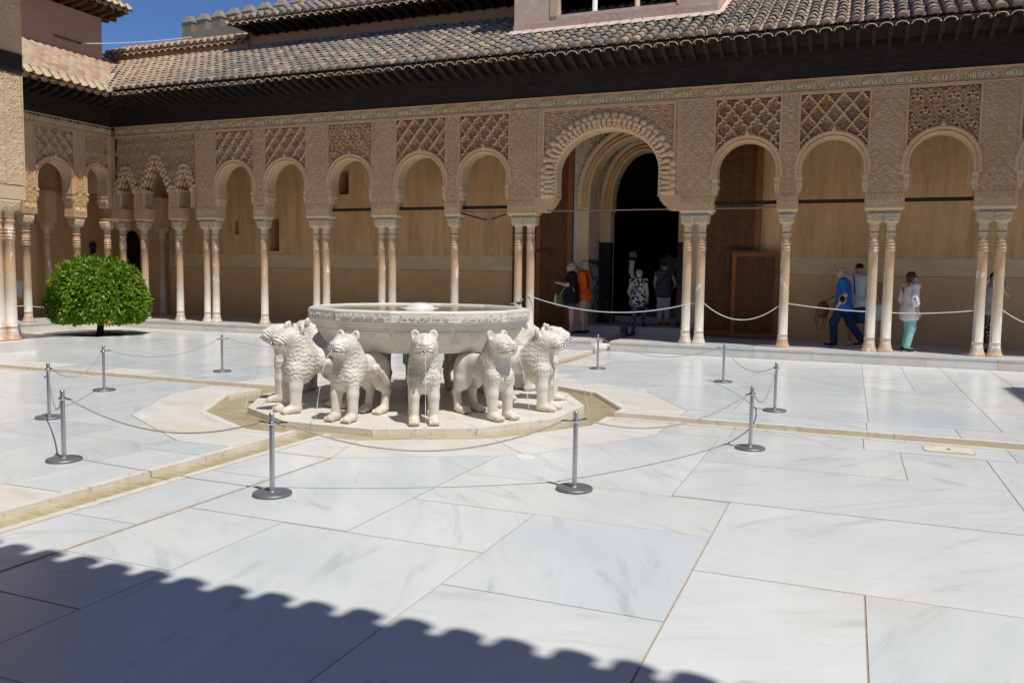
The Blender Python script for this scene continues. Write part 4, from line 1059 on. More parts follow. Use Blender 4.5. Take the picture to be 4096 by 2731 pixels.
# ---- door leaves folded back against the wall
def star_relief(mb, x, z, r, y, n=8, th=.012):
    pts = []
    for k in range(2*n):
        q = r if k % 2 == 0 else r*.62; a = PI*k/n; pts.append((x+q*math.cos(a), z+q*math.sin(a)))
    m = len(pts); c = (x, y-th, z)
    mb.add([(px, y, pz) for px, pz in pts]+[((px-x)*.82+x, y-th, (pz-z)*.82+z) for px, pz in pts], [(i, (i+1) % m, m+(i+1) % m, m+i) for i in range(m)]+[tuple(range(m, 2*m))])
def leaf(name, label, x0, x1, z1, y, fr=.13, cells=.26, bands=True):
    t = thing(name, label, 'door')
    mb = MB(); mb.box(x0, x1, y, y+.07, ZP+.02, z1); mb.build('panel', DOORW, t)
    for a in ((x0, x0+fr), (x1-fr, x1)):
        mb = MB(); mb.box(a[0], a[1], y-.03, y-.0005, ZP+.02, z1); mb.build('stile', DOORF, t)
    for a in ((ZP+.02, ZP+.02+fr), (z1-fr, z1)):
        mb = MB(); mb.box(x0+fr+.001, x1-fr-.001, y-.028, y-.0005, a[0], a[1]); mb.build('rail', DOORF, t)
    nx = max(1, int((x1-x0-2*fr)/cells)); nz = int((z1-ZP-2*fr)/cells)
    for i in range(nx):
        for j in range(nz):
            cx = x0+fr+(x1-x0-2*fr)*(i+.5)/nx; cz = ZP+.04+fr+(z1-ZP-2*fr-.06)*(j+.5)/nz
            mb = MB(); star_relief(mb, cx, cz, cells*(.46 if (i+j) % 2 else .34), y-.001, 8 if (i+j) % 2 else 6); mb.build('star_panel', DOORW, t)
    return t
leaf('door_leaf', 'tall carved cedar door leaf folded back left of the doorway', -2.62, -1.63, 5.2, YW-.12)
leaf('door_leaf', 'tall carved cedar door leaf folded back right of the doorway', 1.63, 3.05, 5.2, YW-.12)
wk = leaf('wicket_door', 'low orange framed wicket door standing open against the big leaf', 2.44, 3.52, 2.27, YW-.24, .10, .22)
mb = MB(); mb.box(2.30, 2.46, YW-.262, YW-.242, 2.21, 2.33); mb.box(2.30, 2.36, YW-.262, YW-.242, 1.45, 2.21); mb.box(2.46, 3.05, YW-.262, YW-.242, 2.275, 2.33); mb.build('strap_hinge', IRON, wk)
mb = MB(); mb.tube([(-3.15, YW-.12, 2.28), (-2.30, YW-.22, 2.28), (-2.20, YW-.22, 2.26), (-2.17, YW-.22, 2.1)], .022, 8); tag(mb.build('door_bar', IRON), 'bent iron bar across the left door leaf', 'iron bar')
mb = MB(); mb.box(-3.30, -2.66, YW-.10, YW-.014, ZP, 5.0); mb.build('rear_stile', DOORW, gw)

# ---- tie beams and rods across the arches
for a, b, lb in ((-7.34, -6.05, 'dark timber tie beam in the arch left of the pair behind the basin'), (-5.38, -3.99, 'dark timber tie beam in the arch left of the lone column behind the basin'), (-3.65, -2.36, 'dark timber tie beam in the arch just left of the great arch'), (2.30, 3.63, 'dark timber tie beam in the arch before the right door leaf'), (3.99, 5.29, 'dark timber tie beam in the arch above the man in blue'), (5.97, 7.21, 'dark timber tie beam in the arch above the woman in white')):
    mb = MB(); mb.box(a, b, YC-.045, YC+.045, 3.20, 3.27); tag(mb.build('tie_beam', WOODR), lb, 'beam', 'tie beams across the arches')
for a, b, lb in ((-1.66, 1.60, 'thin rusty iron rod spanning the great arch'), (2.30, 3.62, 'thin rusty iron rod in the arch before the right door leaf'), (-3.64, -2.36, 'thin rusty iron rod in the arch left of the great arch')):
    mb = MB(); mb.tube([(a, YC-.13, 3.115), (b, YC-.13, 3.115)], .016, 8); tag(mb.build('tie_rod', mottled('rust', (.20, .13, .10), (.32, .22, .17), 20, .8, .2)), lb, 'iron rod', 'iron rods under the arches')
mb = MB(); mb.tube([(-3.60, YC-.1, 3.09), (-3.12, YC+.3, 2.96)], .02, 6); mb.tube([(-2.98, YC+.3, 2.98), (-2.45, YC-.1, 3.06)], .02, 6); tag(mb.build('tie_brace', IRON), 'broken dark iron brace under the arch left of the great arch', 'iron brace')

# ================================================================== UPPER BUILDINGS
ub = thing('north_upper_wall', 'ochre upper wall above the long tiled roof', 'wall'); ub['kind'] = 'thing'
mb = MB(); mb.box(-12.35, 14.0, 11.6, 14.5, 7.6, 9.05); mb.build('wall_face', ORANGE, ub)
mb = MB(); mb.box(-18.0, -12.352, 11.55, 14.0, 7.6, 8.72); mb.build('parapet', ORANGE, ub)
mb = MB()
for x in (-15.6, -13.2): mb.lathe([(.025, 0), (.025, .02)], 10)
cp = thing('parapet_coping', 'row of clay tiles capping the low ochre parapet', 'roof')
roof(cp, (-18.1, 11.38, 8.70), (1, 0, 0), (0, 1, 0), 22, .75, None, 60, slope=.42, seed=8)
bed(cp, [(-18.1, 11.42, 8.66), (-12.3, 11.42, 8.66), (-12.3, 12.3, 9.02), (-18.1, 12.3, 9.02)], MORTAR)
r2_ = thing('upper_roof', 'higher tiled roof with a dark bracketed eave behind the court roof', 'roof')
UX0 = -12.45
roof(r2_, (UX0, 10.72, 9.02), (1, 0, 0), (0, 1, 0), 44, 4.2, lambda i: 0, 120, slope=.48, seed=9, skip=lambda i, t: t > .4+(i*TP)*.9)
bed(r2_, [(UX0, 10.75, 8.97), (2.5, 10.75, 8.97), (2.5, 15.0, 8.97+4.25*.48), (UX0+4.6, 15.0, 8.97+4.25*.48)], MORTAR)
bed(r2_, [(UX0, 14.9, 8.97), (UX0, 10.75, 8.97), (UX0+4.6, 15.0, 8.97+4.25*.48)], TILE)
for a in ((-.02, 8.82, 8.90), (-.06, 8.901, 8.96)):
    mb = MB(); mb.box(UX0+.25, 2.5, 11.6+a[0]-.03, 11.9, a[1], a[2]); mb.build('wall_plate', WOODD, r2_)
mb = MB(); mb.add([(UX0, 10.74, 8.955), (UX0, 11.7, 8.945), (2.5, 11.7, 8.945), (2.5, 10.74, 8.955)], [(0, 1, 2, 3)]); mb.build('soffit_board', WOODD, r2_)
bm_ = MB(); bm_.loft([[(-.04, -.80, .05), (.04, -.80, .05), (.04, -.80, .11), (-.04, -.80, .11)], [(-.04, -.35, -.02), (.04, -.35, -.02), (.04, -.35, .11), (-.04, -.35, .11)], [(-.04, 0, -.06), (.04, 0, -.06), (.04, 0, .11), (-.04, 0, .11)]]); UB = bm_.mesh('bracket', (WOODR,))
for i in range(27): link('bracket', UB, None, r2_, (UX0+.45+.36*i, 11.56, 8.83))
# ---- mirador (projecting upper room with windows)
mir = thing('mirador', 'projecting upper room with flaking pink walls and a wide dark window', 'building')
MX0, MX1, MY = -2.71, 2.11, 9.50
W0, W1, WZ = -1.62, 1.21, 7.775
mb = MB()
for a, b, c, d in ((MX0, W0, 7.0, 10.4), (W1, MX1, 7.0, 10.4), (W0, W1, 7.0, WZ), (W0, W1, 9.6, 10.4)): mb.box(a, b, MY, MY+.30, c, d)
mb.box(MX0, MX0+.3, MY+.301, 12.0, 7.0, 10.4); mb.box(MX1-.3, MX1, MY+.301, 12.0, 7.0, 10.4); mb.build('wall', PINKWALL, mir)
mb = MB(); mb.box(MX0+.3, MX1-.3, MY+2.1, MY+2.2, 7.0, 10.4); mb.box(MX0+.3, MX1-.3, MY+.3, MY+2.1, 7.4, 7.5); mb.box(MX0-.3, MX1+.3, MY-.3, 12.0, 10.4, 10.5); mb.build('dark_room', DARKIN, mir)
mb = MB(); mb.box(MX0-.012, W0+.0, MY-.035, MY-.001, 7.0, 7.62); mb.box(W0, W1, MY-.035, MY-.001, 7.0, 7.70); mb.box(W1, MX1+.02, MY-.035, MY-.001, 7.0, 7.64); mb.build('patched_sill', mottled('pink_patch', (.56, .36, .26), (.66, .47, .36), 2.5, .9, .1, .5, 20, c3=(.70, .62, .54)), mir)
for a in ((W0-.17, W0), (W1, W1+.05)):
    mb = MB(); mb.box(a[0], a[1], MY-.02, MY+.02, WZ-.03, 9.6); mb.build('window_jamb', STUCCO_L, mir)
for x, m_ in ((-.73, plain('white_colonnette', (.74, .74, .72))), (.28, COLM)):
    mb = MB(); mb.lathe([(.085, WZ), (.085, WZ+.03), (.06, WZ+.04), (.055, 9.2), (.08, 9.3), (.10, 9.6)], 14, (x, MY+.12)); mb.build('colonnette', m_, mir, True)
mb = MB(); mb.add([(MX0-.30, MY-.02, 7.38), (MX0-.02, MY-.05, 7.42), (MX0-.02, MY+2.2, 8.52), (MX0-.30, MY+2.2, 8.47)], [(0, 1, 2, 3)])
mb.add([(MX1+.02, MY-.05, 7.45), (MX1+.25, MY-.02, 7.44), (MX1+.25, MY+2.2, 8.55), (MX1+.02, MY+2.2, 8.62)], [(0, 1, 2, 3)])
mb.add([(MX0-.1, MY-.22, 7.36), (MX1+.1, MY-.22, 7.36), (MX1+.1, MY-.03, 7.50), (MX0-.1, MY-.03, 7.50)], [(0, 1, 2, 3)]); mb.build('flashing', mottled('pink_mortar', (.60, .44, .34), (.70, .56, .47), 4, .9, .1, .4, 30), mir)
# ---- block behind the west gallery
nb_ = thing('west_block', 'tall plain ochre block with overhanging bracketed roof at the corner', 'building')
mb = MB(); mb.box(-24, -17.5, 1.0, 10.76, 7.4, 9.62); mb.build('wall', ORANGE, nb_)
roof(nb_, (-16.78, 11.25, 9.92), (0, -1, 0), (-1, 0, 0), 32, 2.6, lambda i: 0, 80, slope=.45, seed=12)
bed(nb_, [(-16.8, 11.25, 9.87), (-19.5, 9.6, 11.05), (-19.5, 2.8, 11.05), (-16.8, 2.8, 9.87)], MORTAR); bed(nb_, [(-16.8, 11.25, 9.87), (-24, 11.25, 9.87), (-19.5, 9.6, 11.05)], TILE)
mb = MB(); mb.box(-24, -16.85, 2.8, 11.2, 9.80, 9.86); mb.build('soffit_board', WOODR, nb_)
wb = MB(); wb.loft([[(-.045, -.66, .06), (.045, -.66, .06), (.045, -.66, .16), (-.045, -.66, .16)], [(-.045, 0, -.02), (.045, 0, -.02), (.045, 0, .16), (-.045, 0, .16)]]); WBm = wb.mesh('bracket', (mottled('warm_bracket', (.10, .045, .022), (.17, .08, .04), 6, .8, .2),))
for i in range(26): link('bracket', WBm, None, nb_, (-17.5, 10.98-.34*i, 9.64), (0, 0, PI/2))
for i in range(3): link('bracket', WBm, None, nb_, (-17.6-.34*i, 10.76, 9.64), (0, 0, PI))
mb = MB(); mb.tube([(-17.48, 9.0, 8.63), (-17.42, 9.9, 8.62)], .02, 6); mb.lathe([(.03, 8.6), (.03, 8.66)], 8, (-17.46, 9.9)); mb.build('cable_anchor', IRON, nb_)
mb = MB(); mb.tube([(-17.40+3.0*t, 9.94+1.44*t, 8.62+.30*t-.12*4*t*(1-t)*.5) for t in [i/12 for i in range(13)]], .016, 6); tag(mb.build('cable', ROPEW), 'pale twisted cable strung from the corner block to the parapet', 'cable')
# ---- far crenellated tower
TOWM = mottled('tower_render', (.27, .215, .155), (.36, .295, .22), .35, .95, .1, .5, 2.0, c3=(.30, .27, .22)); TOWC = mottled('merlon_cap', (.24, .20, .155), (.33, .28, .225), 1.2, .95, .1, .6, 4)
tw = thing('far_tower', 'weathered crenellated tower beyond the roofs', 'tower', (-43.07, 41.21, 0), math.atan2(-.6, 5.9))
mb = MB(); mb.box(0, 13, 0, 13, 0, 19.6); mb.build('tower_wall', TOWM, tw)
def merlon(x, y, w_=.98, d_=.7, z0=19.5, z1=20.35):
    mb = MB(); mb.box(x, x+w_, y, y+d_, z0, z1); o = mb.build('merlon', TOWM, tw)
    mb = MB(); mb.loft([[(x-.05, y-.05, z1), (x+w_+.05, y-.05, z1), (x+w_+.05, y+d_+.05, z1), (x-.05, y+d_+.05, z1)], [(x-.05, y-.05, z1+.06), (x+w_+.05, y-.05, z1+.06), (x+w_+.05, y+d_+.05, z1+.06), (x-.05, y+d_+.05, z1+.06)], [(x+w_*.28, y+d_*.3, z1+.55), (x+w_*.72, y+d_*.3, z1+.55), (x+w_*.72, y+d_*.7, z1+.55), (x+w_*.28, y+d_*.7, z1+.55)]]); mb.build('merlon_cap', TOWC, o)
for i in range(8): merlon(.02+1.55*i, .02)
for i in range(1, 7): merlon(.02, .02+1.6*i, .7, .98)
for i in range(6): merlon(3.0+1.5*i, 5.0, .98, .7, 19.5, 20.55)

# ================================================================== WEST GALLERY INTERIOR
wg = thing('west_gallery_wall', 'carved inner wall of the short gallery with a dark doorway', 'wall'); wg['kind'] = 'thing'
MWB = lambda u, d, z: (-17.30-d, u, z+0*u)
relief('carved_wall', MWB, 3.0, 11.15, 1.70, 5.70, .028, lambda u, z: .018*np.maximum(arab(u, z, 44.0), knots(u, z, .5)), STUCCO, wg)
mb = MB(); mb.box(-17.6, -17.29, 3.0, 11.15, ZP, 1.70); mb.build('dado', DADO, wg)
relief('carved_wall', lambda u, d, z: (u, YW-.03+d, z+0*u), -17.3, -15.05, 1.70, 5.70, .028, lambda u, z: .018*np.maximum(arab(u, z, 44.0), knots(u, z, .5)), STUCCO, wg)
mb = MB(); mb.prism([(-17.28, 11.115), (-15.0, 11.115), (-15.0, 11.16), (-17.28, 11.16)], ZP, 1.70); mb.build('dado', DADO, wg)
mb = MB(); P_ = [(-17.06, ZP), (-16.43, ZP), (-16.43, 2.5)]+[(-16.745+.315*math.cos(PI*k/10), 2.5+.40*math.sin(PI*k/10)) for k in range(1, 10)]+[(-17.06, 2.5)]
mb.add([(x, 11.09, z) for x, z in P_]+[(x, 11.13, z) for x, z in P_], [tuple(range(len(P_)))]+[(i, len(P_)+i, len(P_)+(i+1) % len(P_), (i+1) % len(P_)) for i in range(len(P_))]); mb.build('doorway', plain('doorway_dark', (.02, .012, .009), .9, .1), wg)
mb = MB(); mb.box(-17.4, -15.05, 3.0, 11.15, 5.70, 5.76); tag(mb.build('gallery_ceiling', WOODD), 'dark timber ceiling of the short gallery', 'ceiling', None, 'structure')
mb = MB(); mb.box(-17.2, -15.0, 8.82, 9.1, 3.9, 5.7); mb.build('cross_wall', STUCCO, wg)
for x, y, lb in ((-15.28, 10.9, 'dim column against the wall inside the gallery, right of the tree'), (-16.95, 8.14, 'dim column inside the short gallery, left of the tree')):
    column(x, y, lb, 'dim columns inside the galleries')
    mb = MB(); mb.box(x-.19, x+.19, y-.19, y+.19, 2.99, 3.9); mb.build('pier_block', STUCCO, wg)
mb = MB(); mb.tube([(-17.2, 9.96, .25), (-17.2, 9.96, 2.1)], .02, 6); mb.ball((-17.2, 9.96, 2.36), (.11, .11, .13), 10, 6); mb.box(-17.26, -17.14, 9.90, 10.02, 2.04, 2.24); tag(mb.build('gallery_lamp', plain('black_metal', (.015, .015, .017), .4)), 'small black floor lamp inside the corner gallery', 'lamp')
mb = MB(); mb.obox((-14.3, 5.05, 1.10), (.015, .02, .0), (.04, .16, .0), (.03, .0, .20)); mb.tube([(-14.3, 5.05, ZP), (-14.3, 5.05, .95)], .02, 6); tag(mb.build('information_board', plain('board_grey', (.25, .24, .22))), 'small tilted information board beside the pavilion', 'sign')

# ================================================================== PAVILIONS AND SOUTH SIDE
def pavilion(name, label, xs, x_out, y0, y1, sgn, eave_x, eave_z, full=True):
    """stands out from a short side; sgn +1 when it faces east"""
    t = thing(name, label, 'pavilion')
    a, b = sorted((xs, x_out))
    mb = MB(); mb.box(a, b, y0, y1, 3.25, 5.44); mb.build('wall_core', STUCCO_D, t)
    f = x_out
    Mf = (lambda u, d, z: (f-d, u, z+0*u)) if sgn > 0 else (lambda u, d, z: (f+d, -u, z+0*u))
    uu = (y0, y1) if sgn > 0 else (-y1, -y0)
    st_ = .016 if full else .06
    if full:
        for q0, q1 in ((1.35, 1.93), (1.955, 2.295)): relief('carved_panel', Mf, q0, q1, 3.28, 5.40, st_, panel_h((q0+q1)/2, 66, .02, .33), STUCCO_C2, t)
        relief('carved_panel', Mf, y0, 1.33, 3.28, 5.40, .04, panel_h(0, 50, .02, .4), STUCCO_C2, t)
        relief('carved_panel', lambda u, d, z: (-u, y1-d, z+0*u), -f, -xs-0.0, 3.28, 5.40, .03, panel_h(0, 50, .02, .4), STUCCO_C2, t)
        relief('upper_panel', Mf, y0, y1+.05, 5.835, 7.3, .02, panel_h(1.9, 70, .015, .25), STUCCO, t)
        mb = MB()
        for q in (1.93, 2.293): box_on(mb, Mf, q, q+.024, -.035, .02, 3.26, 5.42)
        mb.build('fillet', STUCCO_C2, t)
    mb = MB(); mb.box(a-.03, b+.03, y0-.05, y1+.03, 5.441, 5.83); mb.build('timber_band', WOODD, t)
    mb = MB(); mb.box(a, b, y0-.03, y1+.05, 5.831, 7.35); mb.build('upper_wall', STUCCO, t)
    mb = MB(); mb.box(a-.02, b+.02, y0-.02, y1+.02, 2.99, 3.249); mb.build('impost', STUCCO_C2, t)
    mb = MB(); mb.box(a+(.0 if sgn > 0 else -.35), b+(.35 if sgn > 0 else 0), y0-.1, y1-.10 if full else y1, -.1, .20); mb.build('plinth', OLDM, t)
    ez = eave_z
    mb = MB(); ea, eb = sorted((xs, eave_x)); mb.box(ea, eb, y0-.9, y1+.9, ez-.12, ez-.05); mb.build('eave_boards', WOODD, t)
    n = int((y1-y0+1.8)/TP); 
    if sgn > 0: roof(t, (eave_x, y1+.9, ez), (0, -1, 0), (-1, 0, 0), n, 2.2, None, 0, seed=20)
    else: roof(t, (eave_x, y0-.9, ez), (0, 1, 0), (1, 0, 0), n, 2.2, None, 0, seed=21)
    bed(t, [(eave_x, y0-.9, ez-.04), (eave_x, y1+.9, ez-.04), (eave_x-sgn*2.4, y1-1.3, ez+1.16), (eave_x-sgn*2.4, y0+1.3, ez+1.16)], MORTAR)
    return t
STUCCO_C2 = make_stucco('pale_stucco', (.66, .475, .285), (.74, .55, .35), (.76, .62, .44))
pavilion('west_pavilion', 'pale carved pavilion with a black timber band at the edge of the view', -14.0, -10.30, -2.3, 2.30, 1, -9.5, 7.45)
for y, lb in ((2.06, 'outer column of the pavilion with a stained base'), (1.80, 'inner column of the pavilion at the edge of the view'), (-2.05, 'far corner column of the pavilion beyond the edge of the view')): column(-10.46, y, lb, 'columns of the pavilion', 1.12, .20)
column(-10.72, 2.06, 'rear column of the pavilion, half hidden by the outer one', 'columns of the pavilion', 1.12, .20)
pavilion('east_pavilion', 'matching pavilion on the short side out of view', 14.0, 11.3, -2.9, 2.9, -1, 10.62, 7.35, False)
south = thing('south_arcade', 'arcade wall of the long side behind the camera', 'arcade')
PS = [(-9.48, S_, 0), (-7.66, D_, 1), (-5.70, D_, 1), (-3.82, S_, 0), (-2.03, .325, 1), (2.03, .325, 1), (3.40, S_, 0), (5.80, D_, 1), (7.55, D_, 1), (9.40, S_, 0)]
MS = lambda u, d, z: (u, -(YF+d), z+0*u)
for i, (c, hw, dbl) in enumerate(PS):
    mb = MB(); box_on(mb, MS, c-hw, c+hw, .0, .34, 3.0, 5.66); mb.build('pier', STUCCO, south)
    for dx in ((-.148, .148) if dbl else (0,)): 
        for n_, me_ in (('base', CB), ('shaft', CS), ('capital', CC)): link('column_'+n_, me_, None, south, (c+dx, -YC, ZP))
for a, b in ((-14, -2.36), (2.36, 14)):
    mb = MB(); box_on(mb, MS, a, b, .01, .33, 4.3, 5.661); mb.build('spandrel', STUCCO, south)
mb = MB(); box_on(mb, MS, -2.36, 2.36, .01, .33, 4.95, 5.661); mb.build('spandrel', STUCCO, south)
mb = MB(); mb.box(-14.5, 14.5, -11.9, -11.6, ZP, 6.6); mb.box(-14.5, 14.5, -11.6, -8.8, 5.67, 5.75); mb.build('gallery_back', PLASTER, south)
sroof = thing('south_gallery_roof', 'tiled roof of the long side behind the camera', 'roof')
roof(sroof, (13.3, -7.76, EZ-.06), (-1, 0, 0), (0, -1, 0), 101, 3.4, None, 0, seed=31, over=.02, edge=False)
bed(sroof, [(-13.4, -7.85, EZ-.10), (13.4, -7.85, EZ-.10), (13.4, -12, EZ-.10+4.25*SL), (-13.4, -12, EZ-.10+4.25*SL)], MORTAR)
mb = MB(); mb.add([(-13.4, -7.86, EZ-.14), (13.4, -7.86, EZ-.14), (13.4, -8.9, EZ-.3), (-13.4, -8.9, EZ-.3)], [(3, 2, 1, 0)]); mb.box(-13.4, 13.4, -8.8, -8.45, 5.662, 6.2); mb.build('eave_boards', WOODD, sroof)

# ================================================================== SOLID MODELLING (distance fields -> quads)
def cap(a, b, ra, rb=None):
    """round cone between two points"""
    a = np.array(a, np.float32); b = np.array(b, np.float32); rb_ = ra if rb is None else rb
    lo = np.minimum(a-ra, b-rb_); hi = np.maximum(a+ra, b+rb_)
    def f(X, Y, Z):
        d = b-a; L = max(1e-9, float(d@d))
        t = np.clip(((X-a[0])*d[0]+(Y-a[1])*d[1]+(Z-a[2])*d[2])/L, 0, 1)
        return np.sqrt((X-a[0]-t*d[0])**2+(Y-a[1]-t*d[1])**2+(Z-a[2]-t*d[2])**2)-(ra+(rb_-ra)*t)
    return f, lo, hi
def ell(c, r, rot=0.0, axis='y'):
    """ellipsoid, optionally turned about one axis"""
    c = np.array(c, np.float32); r = np.array(r, np.float32); m = float(r.max()); cs, sn = math.cos(rot), math.sin(rot)
    lo = c-(r if rot == 0 else m); hi = c+(r if rot == 0 else m)
    def f(X, Y, Z):
        x, y, z = X-c[0], Y-c[1], Z-c[2]
        if rot:
            if axis == 'y': x, z = cs*x-sn*z, sn*x+cs*z
            elif axis == 'x': y, z = cs*y-sn*z, sn*y+cs*z
            else: x, y = cs*x-sn*y, sn*x+cs*y
        k = np.sqrt((x/r[0])**2+(y/r[1])**2+(z/r[2])**2); k2 = np.sqrt((x/r[0]**2)**2+(y/r[1]**2)**2+(z/r[2]**2)**2)+1e-6
        return k*(k-1)/k2
    return f, np.array(lo), np.array(hi)
def sdf_mesh(name, prims, h=.012, k=.03, pad=.03):
    """prims: list of (prim, blend) or prim; blend < 0 carves. Surface nets."""
    P_ = [(p if isinstance(p[0], tuple) else (p, k)) for p in prims]
    lo = np.min([p[0][1] for p in P_ if p[1] >= 0], axis=0)-pad; hi = np.max([p[0][2] for p in P_ if p[1] >= 0], axis=0)+pad
    n = np.ceil((hi-lo)/h).astype(int)+1
    ax = [(lo[i]+h*np.arange(n[i])).astype(np.float32) for i in range(3)]
    D = np.full(n, .5, np.float32)
    for (f, l, u), kb in P_:
        m = max(.06, abs(kb)*1.6)
        s = tuple(slice(max(0, int((l[i]-m-lo[i])/h)), max(0, min(n[i], int((u[i]+m-lo[i])/h)+2))) for i in range(3))
        if any(q.stop-q.start < 1 for q in s): continue
        X, Y, Z = np.meshgrid(ax[0][s[0]], ax[1][s[1]], ax[2][s[2]], indexing='ij', sparse=True)
        d = f(X, Y, Z).astype(np.float32); A = D[s]
        kk = max(1e-4, abs(kb))
        if kb >= 0:
            hh = np.clip(.5+.5*(A-d)/kk, 0, 1); D[s] = A*(1-hh)+d*hh-kk*hh*(1-hh)
        else:
            d = -d; hh = np.clip(.5-.5*(A-d)/kk, 0, 1); D[s] = A*(1-hh)+d*hh+kk*hh*(1-hh)
    S = D < 0
    c8 = [(i, j, l) for i in (0, 1) for j in (0, 1) for l in (0, 1)]
    sub = lambda A, q: A[q[0]:A.shape[0]-1+q[0], q[1]:A.shape[1]-1+q[1], q[2]:A.shape[2]-1+q[2]]
    cnt = sum(sub(S, q).astype(np.int8) for q in c8); act = (cnt > 0) & (cnt < 8)
    I = np.argwhere(act); idx = np.full(act.shape, -1, np.int32); idx[act] = np.arange(len(I))
    acc = np.zeros((len(I), 3), np.float32); num = np.zeros(len(I), np.float32)
    for q in c8:
        for a in range(3):
            if q[a]: continue
            q2 = list(q); q2[a] = 1
            d0 = D[I[:, 0]+q[0], I[:, 1]+q[1], I[:, 2]+q[2]]; d1 = D[I[:, 0]+q2[0], I[:, 1]+q2[1], I[:, 2]+q2[2]]
            x = (d0 < 0) != (d1 < 0); t = np.where(x, d0/np.where(x, d0-d1, 1), 0)
            p = np.tile(np.array(q, np.float32), (len(I), 1)); p[:, a] += t
            acc[x] += p[x]; num[x] += 1
    V = (I+acc/num[:, None])*h+lo
    Fs = []
    for a in range(3):
        b, c = (a+1) % 3, (a+2) % 3
        s0 = [slice(None)]*3; s1 = [slice(None)]*3; s0[a] = slice(0, -1); s1[a] = slice(1, None)
        A0, A1 = S[tuple(s0)], S[tuple(s1)]
        E_ = np.argwhere(A0 != A1)
        ok = (E_[:, b] > 0) & (E_[:, c] > 0) & (E_[:, b] < n[b]-1) & (E_[:, c] < n[c]-1); E_ = E_[ok]
        if not len(E_): continue
        def cell(db, dc):
            e = E_.copy(); e[:, b] -= db; e[:, c] -= dc; return idx[e[:, 0], e[:, 1], e[:, 2]]
        q = np.stack([cell(1, 1), cell(0, 1), cell(0, 0), cell(1, 0)], 1)
        flip = ~A0[E_[:, 0], E_[:, 1], E_[:, 2]]; q[flip] = q[flip][:, ::-1]
        Fs.append(q)
    F = np.concatenate(Fs); F = F[(F >= 0).all(1)]
    return V.astype(np.float32), F
def vnormals(V, F):
    N = np.zeros_like(V); a = V[F[:, 2]]-V[F[:, 0]]; b = V[F[:, 3]]-V[F[:, 1]]; fn = np.cross(a, b)
    for i in range(4): np.add.at(N, F[:, i], fn)
    return N/(np.linalg.norm(N, axis=1)[:, None]+1e-9)
def sstep(x, a, b): t = np.clip((x-a)/(b-a), 0, 1); return t*t*(3-2*t)

# ================================================================== LION FOUNTAIN
def make_lionm():
    s = NT('lion_marble'); v = s.coords('obj', jitter=True)
    mp = s.coords('obj', (1, 1, .35), jitter=True)
    c = s.ramp(s.noise(v, 3.2, 6, .6), [(.30, (.67, .62, .51)), (.55, (.75, .72, .65)), (.75, (.78, .77, .72))])
    c = s.mix(s.ramp(s.noise(mp, 6.0, 6, .65, .5), [(.55, 0.0), (.72, .65)]), c, (.60, .45, .27))
    c = s.mix(s.ramp(s.noise(mp, 2.6, 7, .6, 1.0), [(.37, .62), (.44, 0.0)]), c, (.43, .43, .41))
    # rusty feet
    g = s.n('ShaderNodeNewGeometry'); sx = s.n('ShaderNodeSeparateXYZ'); s.l(g.outputs['Position'], sx.inputs[0])
    nn = s.noise(v, 9, 4, .6); ma = s.n('ShaderNodeMath', operation='MULTIPLY_ADD', i_1=.35); s.l(nn, ma.inputs[0]); s.l(sx.outputs[2], ma.inputs[2])
    c = s.mix(s.ramp(ma.outputs[0], [(.16, .55), (.40, 0.0)]), c, (.64, .50, .33))
    s.col(c); s.bump(s.noise(v, 60, 5, .6), .18, .004)
    return s.set(.5, .35)
LIONM = make_lionm()
